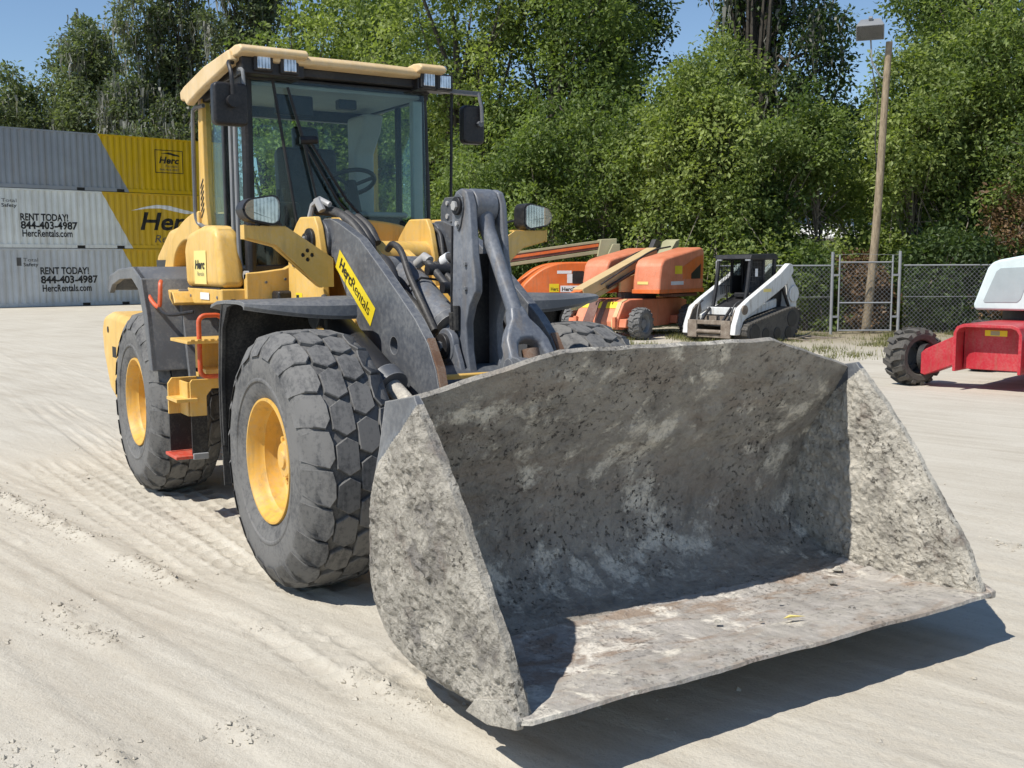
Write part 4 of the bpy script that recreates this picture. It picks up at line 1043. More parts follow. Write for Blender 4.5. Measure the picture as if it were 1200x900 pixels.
def decal(poly_origin, u, v, w, h, m, parent, name='sticker', n=None, off=0.003):
    o, u, v = Vector(poly_origin), Vector(u).normalized(), Vector(v).normalized(); nn = u.cross(v) if n is None else Vector(n)
    return MB().add([o + nn * off, o + u * w + nn * off, o + u * w + v * h + nn * off, o + v * h + nn * off], [(0, 1, 2, 3)]).build(name, m, parent, smooth=False)
def text3d(txt, height, o, u, v, m, parent, width=None, bold=0.0, shear=0.0, off=0.006, name='lettering'):
    me, k = text_mesh(txt, height, shear, bold); o, u, v = Vector(o), Vector(u).normalized(), Vector(v).normalized(); nn = u.cross(v)
    xs = [p.co.x for p in me.vertices]; x0 = min(xs); kx = k if width is None else width / (max(xs) - x0)
    for p in me.vertices: p.co = o + u * ((p.co.x - x0) * kx) + v * (p.co.y * k) + nn * off
    me.name = name; return link(name, me, m, parent, smooth=False)
ARMS = [o for o in col.objects if o.name.startswith('lift_arm')]
ra = ARMS[0]
# sticker on the outer (right-hand) face of the arm, running down its length
su = Vector((0.52, 0, -0.36)).normalized(); sv = Vector((su.z * -1, 0, su.x)) * 1.0
so_ = Vector((-0.84, -0.445, 1.785))
decal(so_, su, sv, 0.635, 0.135, 'sticker_yellow', ra, off=0.003)
text3d('Herc', 0.074, so_ + su * 0.055 + sv * 0.038, su, sv, 'print_black', ra, 0.205, 0.022)
text3d('Rentals', 0.074, so_ + su * 0.268 + sv * 0.038, su, sv, 'print_black', ra, 0.31, -0.004)

# bell crank: two plates with a gap
bc = [(0.10, 1.16), (0.12, 1.30), (0.165, 1.55), (0.19, 2.05), (0.20, 2.16), (0.24, 2.215), (0.30, 2.23), (0.36, 2.21), (0.395, 2.14), (0.425, 1.85), (0.455, 1.72), (0.455, 1.64), (0.39, 1.56), (0.35, 1.46), (0.36, 1.30), (0.40, 1.15), (0.42, 1.02), (0.22, 0.96)]
lev = None
for y0, y1 in ((-0.155, -0.10), (0.055, 0.10)):
    o = MB().prism(bc, 'y', y0, y1).build('bell_crank', 'worn_grey', L, 0.012)
    lev = lev or o
MB().cyl((0.29, -0.185, 2.13), (0.29, 0.13, 2.13), 0.052, 24).build('pivot_pin', 'black', lev, 0.006)
MB().prism([(0.235, 2.13), (0.25, 2.19), (0.29, 2.205), (0.335, 2.18), (0.345, 2.12), (0.31, 2.02), (0.28, 1.985), (0.25, 2.04)], 'y', -0.166, -0.156).build('pin_retainer', 'dark_grey', lev, 0.003)
MB().cyl((0.29, -0.20, 2.13), (0.29, -0.184, 2.13), 0.028, 6).cyl((0.285, -0.18, 2.03), (0.285, -0.165, 2.03), 0.015, 6).build('bolt', 'chrome', lev)
MB().prism(circle(0.20, 1.325, 0.105, 24) + [], 'y', -0.215, -0.165).build('lever_eye', 'worn_grey', lev, 0.012)
MB().prism([(0.10, 1.29), (0.13, 1.40), (0.27, 1.40), (0.36, 1.24), (0.46, 0.98), (0.26, 0.92)], 'y', -0.208, -0.17).build('eye_plate', 'worn_grey', lev, 0.01)
MB().cyl((0.20, -0.214, 1.325), (0.20, -0.242, 1.325), 0.075, 24).build('pin_cap', 'black', lev, 0.008)
MB().cyl((0.20, -0.24, 1.325), (0.20, -0.256, 1.325), 0.03, 6).build('bolt', 'dark_grey', lev)
MB().bb(0.20, 0.26, -0.10, 0.055, 1.10, 1.86).build('hollow_shade', 'black', lev)  # black filler standing in for the shade of the open hollow
# small grease pipe and greasy grime on the crank
MB().tube([(0.27, -0.17, 1.42), (0.275, -0.175, 1.56)], 0.02, 8).tube([(0.23, -0.17, 1.42), (0.235, -0.18, 1.52)], 0.022, 8).build('grease_fitting', 'black_flap', lev)
# link: cast rod with a forked end
lp0, lp1 = Vector((0.29, -0.022, 2.13)), Vector((0.83, -0.01, 1.245))
ld = (lp1 - lp0); LL = ld.length; ld.normalize(); ln = Vector((-ld.z, 0, ld.x))
prof = [(-0.045, LL - 0.36), (-0.06, LL - 0.28), (-0.105, LL - 0.22), (-0.138, LL - 0.15), (-0.15, LL - 0.05), (-0.15, LL + 0.07), (-0.085, LL + 0.07), (-0.085, LL - 0.06), (-0.07, LL - 0.12), (-0.035, LL - 0.15), (0.035, LL - 0.15), (0.07, LL - 0.12), (0.085, LL - 0.06), (0.085, LL + 0.07), (0.15, LL + 0.07), (0.15, LL - 0.05), (0.138, LL - 0.15), (0.105, LL - 0.22), (0.06, LL - 0.28), (0.045, LL - 0.36)]
mb = MB(); n_ = len(prof); vs = []
for t_ in (-0.045, 0.045): vs += [lp0 + Vector((0, 1, 0)) * a + ld * b + ln * t_ for a, b in prof]
mb.add(vs, [tuple(range(n_)), tuple(range(n_, 2 * n_))[::-1]] + [(i, (i + 1) % n_, (i + 1) % n_ + n_, i + n_) for i in range(n_)])
lk = mb.build('link_fork', 'worn_grey', L, 0.03, 3)
MB().tube([lp0 + ld * b for b in (0.05, 0.16, 0.35, LL - 0.42, LL - 0.30, LL - 0.22)], [0.07, 0.047, 0.043, 0.045, 0.047, 0.035], 18).build('link_shaft', 'worn_grey', lk)
MB().cyl(lp0 + Vector((0, -0.074, 0)), lp0 + Vector((0, 0.072, 0)), 0.10, 26).build('link_eye', 'worn_grey', lk, 0.01)
MB().cyl(lp1 + Vector((0, -0.16, 0)), lp1 + Vector((0, 0.16, 0)), 0.05, 20).build('link_pin', 'arm_grey', lk)
MB().tube([lp1 + Vector((0.02, 0, -0.08)), lp1 + Vector((-0.03, 0, 0.09))], 0.05, 14).build('bushing', 'rust', lk)

# tilt cylinder
t0, t1 = Vector((-0.72, -0.015, 1.75)), Vector((0.02, -0.015, 1.345))
tc = MB().tube([t0, t0 + (t1 - t0) * .06, t0 + (t1 - t0) * 0.8], [0.085, 0.105, 0.105], 24).build('tilt_cylinder', 'worn_grey', L)
MB().tube([t0 + (t1 - t0) * 0.8, t0 + (t1 - t0) * 0.88], 0.12, 24).build('gland', 'arm_grey', tc)
MB().tube([t0 + (t1 - t0) * 0.86, t1 + (t1 - t0) * 0.12], 0.055, 18).build('rod', 'chrome', tc)
MB().cyl((t0.x - .03, -0.14, t0.z + .02), (t0.x - .03, 0.11, t0.z + .02), 0.085, 22).build('cylinder_eye', 'arm_grey', tc, 0.01)
# hydraulic hoses and pipes
def hose(pts, r, m='hose', name='hydraulic_hose', parent=L, n=10): return MB().tube(smooth_pts(pts, 6), r, n).build(name, m, parent)
hose([(-0.50, 0.02, 1.83), (-0.42, 0.02, 1.80), (-0.20, 0.03, 1.66), (-0.05, 0.05, 1.55), (0.06, 0.08, 1.53), (0.16, 0.09, 1.53)], 0.026)
hose([(-0.50, 0.10, 1.80), (-0.32, 0.10, 1.72), (-0.12, 0.12, 1.58), (0.05, 0.13, 1.55)], 0.022)
MB().tube([(-0.55, 0.0, 1.80), (-0.48, 0.02, 1.845), (-0.44, 0.03, 1.82)], 0.034, 12).build('hose_fitting', 'chrome', tc)
hose([(-0.62, 0.20, 1.74), (-0.60, 0.22, 1.82), (-0.50, 0.25, 1.84), (-0.38, 0.26, 1.78), (-0.30, 0.27, 1.64), (-0.25, 0.28, 1.56)], 0.038)
MB().cyl((-0.60, 0.225, 1.815), (-0.545, 0.24, 1.84), 0.045, 14).build('hose_clamp', 'print_white', L)
MB().bb(-0.33, -0.12, 0.22, 0.34, 1.52, 1.58).build('hose_bracket', 'arm_grey', L, 0.005)
hose([(-0.70, -0.20, 1.70), (-0.66, -0.22, 1.80), (-0.55, -0.24, 1.82), (-0.42, -0.25, 1.74), (-0.34, -0.25, 1.60), (-0.15, -0.22, 1.44), (0.05, -0.20, 1.26)], 0.042)
hose([(-0.36, -0.20, 1.62), (-0.24, -0.16, 1.52), (-0.05, -0.17, 1.36), (0.05, -0.19, 1.22)], 0.03)
hose([(-1.30, -0.38, 2.17), (-1.18, -0.33, 2.16), (-1.02, -0.31, 2.12), (-0.85, -0.28, 2.02), (-0.68, -0.26, 1.86), (-0.55, -0.25, 1.72)], 0.034)
hose([(-1.10, -0.25, 2.14), (-0.95, -0.22, 2.06), (-0.84, -0.2, 1.96), (-0.78, -0.2, 1.82)], 0.03)
hose([(-1.10, -0.17, 2.12), (-0.95, -0.15, 2.04), (-0.86, -0.14, 1.94)], 0.03)
MB().tube([(-1.30, -0.44, 2.10), (-1.28, -0.42, 2.20), (-1.20, -0.40, 2.24), (-1.12, -0.36, 2.20)], 0.02, 8).tube([(-1.20, -0.42, 2.24), (-1.16, -0.40, 2.16)], 0.028, 8).build('hose_fitting', 'chrome', L)
hose([(-0.98, 0.36, 2.05), (-0.90, 0.36, 2.0), (-0.82, 0.34, 1.85), (-0.80, 0.36, 1.78), (-0.75, 0.42, 1.76)], 0.016)
hose([(-0.78, -0.10, 1.90), (-0.66, -0.12, 1.93), (-0.52, -0.13, 1.88), (-0.36, -0.15, 1.72), (-0.14, -0.16, 1.52), (0.02, -0.18, 1.40)], 0.022)
hose([(-0.30, 0.16, 1.62), (-0.16, 0.17, 1.56), (0.02, 0.18, 1.50), (0.16, 0.18, 1.36), (0.22, 0.18, 1.2)], 0.026)
hose([(-0.46, 0.30, 1.70), (-0.30, 0.31, 1.66), (-0.10, 0.30, 1.50), (0.08, 0.28, 1.30), (0.2, 0.26, 1.14)], 0.026)
for x, z in ((-0.36, 1.745), (-0.16, 1.635)): MB().cyl((x, -0.03, z + 0.02), (x, 0.14, z + 0.02), 0.036, 12).build('hose_clamp', 'black', L)
MB().tube([(-0.42, -0.135, 1.66), (-0.40, -0.05, 1.715), (-0.37, 0.06, 1.70), (-0.36, 0.10, 1.64)], 0.008, 6).build('cable_tie', 'black', L)
for y in (-0.16, 0.105): MB().tube([(0.20, y, 1.30), (0.19, y, 1.62), (0.21, y, 2.02)], 0.007, 5).build('grease_line', 'black', lev)
MB().cyl((0.36, -0.157, 1.66), (0.36, -0.17, 1.66), 0.014, 6).cyl((0.36, -0.157, 1.80), (0.36, -0.17, 1.80), 0.014, 6).build('bolt', 'dark_grey', lev)
hose([(-0.62, -0.62, 1.60), (-0.5, -0.66, 1.52), (-0.42, -0.68, 1.40)], 0.02)
MB().prism([(-1.0, 2.08), (-1.0, 2.20), (-0.94, 2.26), (-0.80, 2.26), (-0.78, 2.10)], 'y', 0.42, 0.44).build('lamp_bracket', 'dark_grey', L)
MB().cyl((-0.9, 0.41, 2.22), (-0.9, 0.45, 2.22), 0.016, 10).cyl((-0.9, 0.41, 2.13), (-0.9, 0.45, 2.13), 0.018, 10).build('hose_fitting', 'chrome', L)

# headlamps on their brackets
for s in (-1, 1):
    br = [(0.53, 1.66), (0.53, 1.84), (0.83, 2.03), (1.09, 2.035), (1.09, 1.965), (0.90, 1.92), (0.62, 1.66)]
    holes = [circle(0.70 + dy, 1.86 + dz, 0.014, 10)[::-1] for dy, dz in ((-0.03, 0), (0.03, 0), (0, 0.028), (0, -0.028))]
    mb = MB().prism([(s * a, b) for a, b in br], 'x', -0.69, -0.675, [[(s * a, b) for a, b in h] for h in holes])
    mb.prism([(s * 0.60, 1.655), (s * 0.62, 1.665), (s * 0.895, 1.925), (s * 1.09, 1.97), (s * 1.09, 1.955), (s * 0.905, 1.91)], 'x', -0.75, -0.69)
    mb.bb(-0.75, -0.675, s * 1.085, s * 1.10, 1.955, 2.04).bb(-0.75, -0.692, s * 0.83, s * 1.085, 2.025, 2.037)
    b_ = mb.build('lamp_arm', 'yellow', L, 0.004)
    MB().bb(-0.6985, -0.6915, s * 0.64, s * 0.76, 1.815, 1.905).build('hole_shade', 'black', b_)  # added black sheet that paints the bracket holes as dark as shade
    yc = s * 1.0; w = 0.118
    sh_ = rrect(yc - w, yc + w, 2.05, 2.21, 0.06, 5)
    sh_ = [(y, z + (0.022 * (s * (y - yc) / -w) * (1 if z > 2.13 else -1))) for y, z in sh_]
    hl = MB().prism(sh_, 'x', -0.77, -0.64).build('headlamp', 'black', b_, 0.03, 3)
    ins = [(yc + (y - yc) * 0.88, 2.1325 + (z - 2.1325) * 0.86) for y, z in sh_]
    ins_l = [p for p in ins if s * (p[0] - yc) < w * 0.5]
    MB().prism(ins, 'x', -0.65, -0.634).build('reflector', 'lamp_lens', b_, 0.004)
    MB().prism([p for p in ins if s * (p[0] - yc) > 0.03] or ins, 'x', -0.635, -0.631).build('indicator_lens', 'amber_lens', b_)
    MB().prism([(yc + (y - yc) * 0.9, 2.1325 + (z - 2.1325) * 0.88) for y, z in sh_], 'x', -0.629, -0.622).build('lamp_cover', 'lamp_glass', b_, 0.003)
    MB().tube([(-0.71, yc, 2.02), (-0.71, yc, 2.08)], 0.02, 8).tube(smooth_pts([(-0.76, yc - s * .05, 2.12), (-0.86, yc - s * .16, 2.08), (-0.82, yc - s * .22, 2.0)], 4), 0.008, 6).build('lamp_mount', 'black', b_)

# front fenders: flat grey top that tapers outwards, black flap down behind the wheel
for s in (-1, 1):
    mb = MB(); ny = 10; vs = []
    pr_ = [(-0.16, 0.0), (-0.165, 0.55), (-0.20, 0.85), (-0.28, 1.0), (-0.50, 0.94), (-0.68, 0.55), (-0.80, -0.3)]
    for i in range(ny):
        f = i / (ny - 1); y = s * (0.60 + 0.65 * f); hgt = 0.115 * (1 - 0.75 * f ** 1.6)
        z1 = 1.615 - 0.02 * f
        for x, k in pr_: vs.append((x - 0.10 * f ** 3, y, z1 - hgt + hgt * k))
        for x, k in pr_[::-1]: vs.append((x - 0.10 * f ** 3 - 0.02, y, z1 - hgt + hgt * k - 0.022))
    m_ = len(pr_) * 2
    mb.add(vs, [(i * m_ + j, i * m_ + (j + 1) % m_, (i + 1) * m_ + (j + 1) % m_, (i + 1) * m_ + j) for i in range(ny - 1) for j in range(m_)] + [tuple(range(m_)), tuple(range((ny - 1) * m_, ny * m_))[::-1]])
    f = mb.build('front_fender', 'fender_grey', L, 0.008)
    fl = [(-0.70, 1.56), (-0.76, 1.40), (-0.80, 1.1), (-0.80, 0.85), (-0.77, 0.60), (-0.76, 0.45)]
    MB().prism(fl + [(x + 0.02, z) for x, z in fl[::-1]], 'y', s * 0.62, s * 1.25).build('mud_flap', 'black_flap', f)
    ed = [(-0.40, 1.585), (-0.60, 1.55), (-0.70, 1.42), (-0.75, 1.1), (-0.75, 0.85), (-0.74, 0.7)]
    MB().prism(ed + [(-0.77, 0.7), (-0.81, 0.85), (-0.815, 1.12), (-0.78, 1.40), (-0.70, 1.57), (-0.5, 1.60)], 'y', s * 1.225, s * 1.245).build('flap_edge', 'black_flap', f)
    MB().tube([(-0.4, s * 0.50, 1.35), (-0.4, s * 0.72, 1.54), (-0.4, s * 1.1, 1.57)], 0.025, 8).build('fender_stay', 'black', f)

# ------------------------------------------------------------------ rear frame and body
rf = MB().bb(-4.6, -1.75, -0.42, 0.42, 0.55, 1.25).build('rear_frame', 'dark_grey', L, 0.02)
MB().cyl((-1.55, 0, 0.5), (-1.55, 0, 1.5), 0.12, 20).bb(-1.8, -1.3, -0.2, 0.2, 0.6, 0.75).bb(-1.8, -1.3, -0.2, 0.2, 1.2, 1.35).build('articulation_joint', 'black', rf)
MB().bb(-2.7, -1.45, -0.62, 0.62, 1.15, 1.62).build('cab_base', 'black', rf, 0.02)
hood = MB().prism([(-4.75, 1.25), (-4.85, 1.55), (-4.75, 1.9), (-4.3, 2.12), (-3.2, 2.22), (-2.78, 2.22), (-2.78, 1.25)], 'y', -0.62, 0.62).build('engine_hood', 'yellow', L, 0.05, 3)
MB().bb(-4.6, -3.1, -0.66, -0.6, 1.4, 1.85).build('grille', 'black', hood)
arch = smooth_pts([(-2.70, 2.22), (-2.92, 2.20), (-3.20, 2.14), (-3.46, 2.04), (-3.66, 1.92), (-3.80, 1.74)], 6)
arch_i = smooth_pts([(-2.70, 1.80), (-2.86, 1.95), (-3.05, 2.00), (-3.25, 1.97), (-3.42, 1.88), (-3.50, 1.74)], 6)
for y0, y1 in ((-0.80, -0.64), (0.64, 0.80)): MB().prism(arch + arch_i[::-1], 'y', y0, y1).build('hood_shoulder', 'yellow', hood, 0.03, 3)
MB().bb(-3.9, -3.0, -0.85, 0.85, 1.35, 1.78).build('hood_shelf', 'yellow', hood, 0.03)
cw = [(-4.05, 0.60), (-4.05, 1.335), (-4.85, 1.37), (-5.12, 1.33), (-5.22, 1.18), (-5.18, 0.95), (-4.95, 0.62), (-4.6, 0.5)]
MB().prism(cw, 'y', -1.06, 1.06).build('counterweight', 'yellow', L, 0.07, 4)
for s in (-1, 1):
    prof = [(-3.80, 1.60), (-3.70, 1.72), (-3.35, 1.775), (-2.88, 1.79), (-2.62, 1.70), (-2.48, 1.42), (-2.38, 1.02)]
    inn = [(-2.41, 1.02), (-2.52, 1.40), (-2.66, 1.66), (-2.90, 1.755), (-3.34, 1.74), (-3.68, 1.69), (-3.78, 1.59)]
    f = MB().prism(prof + inn, 'y', s * 0.66, s * 1.27).build('rear_fender', 'fender_grey', L, 0.012)
    lip = [(-3.80, 1.60), (-3.70, 1.72), (-3.35, 1.775), (-2.88, 1.79), (-2.62, 1.70), (-2.48, 1.42), (-2.38, 1.02), (-2.46, 1.02), (-2.58, 1.40), (-2.72, 1.62), (-2.92, 1.70), (-3.34, 1.69), (-3.64, 1.64), (-3.74, 1.57)]
    MB().prism(lip, 'y', s * 1.225, s * 1.268).build('fender_lip', 'fender_grey', f, 0.006)
    MB().prism([(-2.56, 1.60), (-2.42, 1.30), (-2.32, 0.95), (-2.28, 0.95), (-2.38, 1.32), (-2.50, 1.62)], 'y', s * 0.5, s * 1.02).build('inner_panel', 'fender_grey', f, 0.006)
# right-hand tool locker below the cab with its rounded bulge
ck = [(-2.50, 1.64), (-2.53, 1.93), (-2.42, 2.04), (-2.05, 2.085), (-1.82, 2.075), (-1.74, 2.02), (-1.66, 1.80), (-1.63, 1.64)]
for s in (-1, 1):
    lk_ = MB().prism(ck, 'y', s * 0.785, s * 0.965).build('side_locker', 'yellow', L, 0.075, 4)
    MB().prism([(-2.50, 1.634), (-1.625, 1.634), (-1.62, 1.535), (-2.32, 1.515)], 'y', s * 0.785, s * 0.962).build('locker_base', 'yellow', lk_, 0.012)
    MB().prism([(-2.46, 1.60), (-2.40, 1.52), (-2.45, 1.50), (-2.66, 1.60), (-2.68, 1.63)], 'y', s * 0.70, s * 1.08).build('fuel_shelf', 'yellow', lk_, 0.008)
    if s < 0:
        decal((-2.24, -0.967, 1.665), (1, 0, 0), (0, 0, 1), 0.30, 0.24, 'sticker_pale', lk_, n=(0, -1, 0), off=0.003)
        text3d('Herc', 0.062, (-2.21, -0.968, 1.775), (1, 0, 0), (0, 0, 1), 'print_black', lk_, 0.24, 0.03, 0.2)
        text3d('Rentals', 0.03, (-2.15, -0.968, 1.725), (1, 0, 0), (0, 0, 1), 'print_grey', lk_, 0.16)
        decal((-2.12, -0.965, 1.555), (1, 0, 0), (0, 0, 1), 0.22, 0.05, 'print_white', lk_, n=(0, -1, 0))
# access steps: platform, stacked yellow boxes, orange rails, rubber-hung bottom step
for s in (-1, 1):
    st = MB().bb(-2.10, -1.66, s * 0.76, s * 1.20, 1.262, 1.285).build('step_platform', 'yellow', L, 0.004)
    tb = MB()
    for i in range(9): tb.bb(-1.672, -1.650, s * (0.79 + 0.045 * i), s * (0.815 + 0.045 * i), 1.284, 1.294)
    tb.build('anti_slip_teeth', 'yellow', st)
    MB().bb(-2.05, -1.72, s * 0.80, s * 0.87, 1.0, 1.262).bb(-2.05, -1.99, s * 0.86, s * 1.04, 1.0, 1.262).bb(-2.05, -1.80, s * 0.86, s * 1.04, 1.03, 1.07).build('upper_step', 'yellow', st, 0.006)
    MB().prism([(s * 0.90, 0.74), (s * 0.90, 0.97), (s * 0.93, 1.0), (s * 1.13, 1.0), (s * 1.145, 0.98), (s * 1.145, 0.74), (s * 1.03, 0.74), (s * 1.03, 0.88), (s * 0.99, 0.93), (s * 0.92, 0.93)], 'x', -1.85, -1.83).build('step_hanger', 'yellow', st, 0.004)
    MB().prism([(s * 1.03, 0.74), (s * 1.03, 1.0), (s * 1.21, 1.0), (s * 1.24, 0.96), (s * 1.24, 0.74)], 'x', -2.08, -2.06).build('step_hanger', 'yellow', st, 0.004)
    MB().bb(-2.06, -1.85, s * 1.145, s * 1.16, 0.74, 0.98).bb(-2.07, -1.80, s * 1.10, s * 1.25, 0.845, 0.87).bb(-2.06, -1.85, s * 1.03, s * 1.15, 0.74, 0.76).build('lower_step', 'yellow', st, 0.004)
    MB().bb(-1.855, -1.835, s * 1.03, s * 1.14, 0.44, 0.745).build('rubber_strap', 'black_flap', st)
    MB().bb(-2.085, -2.065, s * 1.06, s * 1.235, 0.47, 0.745).build('rubber_strap', 'black_flap', st)
    MB().bb(-2.12, -1.83, s * 1.03, s * 1.26, 0.438, 0.462).build('bottom_step', 'red_step', st, 0.006)
    MB().bb(-1.86, -1.82, s * 1.03, s * 1.14, 0.43, 0.475).build('step_clamp', 'galvanised', st, 0.006)
    rl = rrect(s * 1.02 - 0.085, s * 1.02 + 0.085, 1.03, 1.455, 0.05, 5)
    MB().tube([(-1.70, a, b) for a, b in rl] + [(-1.70, *rl[0])], 0.0165, 10, cap=False).build('handrail', 'orange_rail', st)
    MB().tube(smooth_pts([(-2.50, s * 1.15, 1.68), (-2.44, s * 1.17, 1.66), (-2.42, s * 1.18, 1.56), (-2.44, s * 1.19, 1.49), (-2.56, s * 1.22, 1.56), (-2.66, s * 1.22, 1.68)], 4), 0.016, 8).build('handrail', 'orange_rail', st)
    MB().tube(smooth_pts([(-2.44, s * 1.19, 1.49), (-2.30, s * 1.15, 1.44), (-2.2, s * 1.0, 1.46)], 4), 0.014, 8).build('strap', 'black', st)

# fasteners, seams and warning decals on the yellow panels
for s in (-1, 1):
    for x, z in ((-1.38, 1.80), (-1.38, 1.45), (-0.98, 1.45), (-0.96, 1.70)):
        MB().cyl((x, s * 0.524, z), (x, s * 0.536, z), 0.014, 6).build('bolt', 'dark_grey', frame)
    for x in (-2.38, -1.72): MB().cyl((x, s * 0.962, 1.575), (x, s * 0.969, 1.575), 0.011, 8).build('bolt', 'dark_grey', L)
    MB().bb(-2.44, -1.66, s * 0.780, s * 0.9585, 1.632, 1.642).build('panel_gap', 'black', L)
    for x in (-4.2, -4.9): MB().cyl((x, s * 1.058, 1.2), (x, s * 1.066, 1.2), 0.03, 10).build('lifting_plug', 'black', L)
for i, (y, z) in enumerate(((-0.66, 1.68), (-0.52, 1.70), (-0.40, 1.70))): MB().cyl((-1.576, y, z), (-1.568, y, z), 0.01, 8).build('bolt', 'dark_grey', L)
decal((-1.36, -0.525, 1.52), (1, 0, 0), (0, 0, 1), 0.12, 0.09, 'sticker_yellow', frame, n=(0, -1, 0), off=0.002)
decal((-1.345, -0.525, 1.535), (1, 0, 0), (0, 0, 1), 0.05, 0.06, 'print_black', frame, n=(0, -1, 0), off=0.004)
decal((-4.75, -1.06, 0.95), (1, 0, 0), (0, 0, 1), 0.16, 0.10, 'print_black', L, n=(0, -1, 0), off=0.002)

# ------------------------------------------------------------------ cab
cab = MB()
for y in (-0.735, 0.66):                                # A posts
    cab.tube([(-1.66, y, 1.70), (-1.66, y, 2.3), (-1.69, y * 0.985, 3.10)], 0.042 if y < 0 else 0.026, 8)
cab.bb(-1.72, -1.64, -0.76, 0.68, 3.07, 3.10)
cab.bb(-1.73, -1.63, -0.74, 0.66, 1.70, 1.80)
cab.bb(-2.66, -1.66, -0.765, -0.70, 1.70, 1.76).bb(-2.66, -1.66, 0.64, 0.69, 1.70, 1.76)
cab.bb(-2.70, -1.66, -0.76, -0.70, 3.03, 3.10).bb(-2.70, -1.66, 0.63, 0.68, 3.03, 3.10)
cab.bb(-2.74, -2.66, -0.70, 0.64, 2.96, 3.10).bb(-2.74, -2.66, -0.70, 0.64, 1.70, 2.20)
cab.bb(-2.17, -2.12, -0.76, -0.715, 1.76, 3.04).bb(-2.17, -2.12, 0.64, 0.68, 1.76, 3.04)
CAB = cab.build('cab', 'black', L, 0.012)
for y, lab in ((-0.735, 'yellow'), (0.66, 'yellow')):
    MB().prism([(-2.74, 1.72), (-2.76, 2.2), (-2.70, 3.06), (-2.60, 3.06), (-2.60, 2.3), (-2.55, 2.1), (-2.55, 1.72)], 'y', y - 0.035, y + 0.035).build('rear_pillar', 'yellow', CAB, 0.01)
    vb = MB()
    for i in range(6): vb.box((-2.655, y - 0.037 if y < 0 else y + 0.037, 2.20 + 0.045 * i), (0.10, 0.004, 0.014), Matrix.Rotation(math.radians(-40), 3, 'Y'))
    vb.build('vent_slots', 'black', CAB)
# roof: flat slab with rounded brow, corner caps over the lamps
def roof_ring(z, inset, fx):
    o = [(-2.80 + inset, -0.72 + inset), (-2.74 + inset, -0.82 + inset), (-1.72, -0.86 + inset), (-1.58 - inset, -0.80 + inset), (-1.50 - inset + fx, -0.62), (-1.48 - inset + fx, -0.30), (-1.47 - inset + fx, 0.0), (-1.48 - inset + fx, 0.30), (-1.50 - inset + fx, 0.54), (-1.58 - inset, 0.66 - inset), (-1.72, 0.71 - inset), (-2.74 + inset, 0.70 - inset), (-2.80 + inset, 0.60 - inset)]
    return [(x, y, z + (0.0 if x > -2.2 else -0.05 * (-2.2 - x) / 0.65)) for x, y in o]
rr = MB(); rings = [roof_ring(3.165, 0.03, 0), roof_ring(3.175, 0.0, 0), roof_ring(3.21, 0.0, 0), roof_ring(3.235, 0.03, 0), roof_ring(3.256, 0.14, 0)]
k = len(rings[0]); vs = sum(rings, []); fs = [(l * k + j, l * k + (j + 1) % k, (l + 1) * k + (j + 1) % k, (l + 1) * k + j) for l in range(4) for j in range(k)] + [tuple(range(k))[::-1], tuple(range(4 * k, 5 * k))]
ROOF = rr.add(vs, fs).build('roof', 'roof_yellow', CAB, 0.012, 2)
for y0, y1 in ((-0.84, -0.36), (0.50, 0.715)):   # corner caps
    MB().prism([(-1.80, 3.20), (-1.80, 3.255), (-1.56, 3.272), (-1.46, 3.262), (-1.42, 3.235), (-1.43, 3.205), (-1.5, 3.195)], 'y', y0, y1).build('corner_cap', 'roof_yellow', CAB, 0.02, 3)
# side skirt of the roof running down to the rear
for y0, y1 in ((-0.868, -0.80), (0.66, 0.72)):
    MB().prism([(-1.62, 3.25), (-1.58, 3.17), (-1.72, 3.14), (-2.2, 3.085), (-2.56, 3.03), (-2.66, 3.005), (-2.72, 3.05), (-2.82, 3.06), (-2.84, 3.13), (-2.72, 3.16), (-2.2, 3.225)], 'y', y0, y1).build('roof_skirt', 'roof_yellow', CAB, 0.018, 3)
MB().bb(-1.72, -1.58, -0.74, 0.70, 3.105, 3.168).build('brow', 'black', CAB, 0.01)
MB().bb(-2.74, -1.70, -0.78, 0.72, 3.09, 3.17).build('roof_lining', 'black', CAB, 0.01)
for y, z in ((-0.66, 3.165), (-0.475, 3.16), (0.60, 3.155), (0.735, 3.15)):
    w = MB().bb(-1.62, -1.49, y - 0.068, y + 0.068, z - 0.062, z + 0.058).build('work_light', 'black', CAB, 0.012)
    MB().bb(-1.492, -1.484, y - 0.045, y + 0.045, z - 0.045, z + 0.045).build('lamp_lens', 'lamp_lens', CAB, 0.004)
for y0, y1 in ((-0.80, -0.36), (0.52, 0.80)): MB().bb(-1.66, -1.52, y0, y1, 3.085, 3.20).build('lamp_housing', 'black', CAB, 0.01)
# glass
def pane(pts, name, m='cab_glass'):
    pts = [Vector(p) for p in pts]; n = (pts[1] - pts[0]).cross(pts[2] - pts[0]).normalized() * 0.003
    k = len(pts); return MB().add([p + n for p in pts] + [p - n for p in pts], [tuple(range(k)), tuple(range(k, 2 * k))[::-1]] + [(i, i + k, (i + 1) % k + k, (i + 1) % k) for i in range(k)]).build(name, m, CAB, smooth=False)
pane([(-1.615, -0.36, 1.80), (-1.615, 0.63, 1.80), (-1.64, 0.63, 3.08), (-1.64, -0.55, 3.08)], 'windshield')
pane([(-1.655, -0.70, 1.80), (-1.615, -0.365, 1.80), (-1.64, -0.555, 3.08), (-1.68, -0.70, 3.08)], 'corner_window')
MB().tube([(-1.612, -0.362, 1.80), (-1.637, -0.55, 3.08)], 0.012, 6).build('glass_seal', 'black', CAB)
pane([(-2.12, -0.735, 1.78), (-1.70, -0.735, 1.78), (-1.71, -0.735, 3.03), (-2.12, -0.735, 3.03)], 'door_window', 'side_glass')
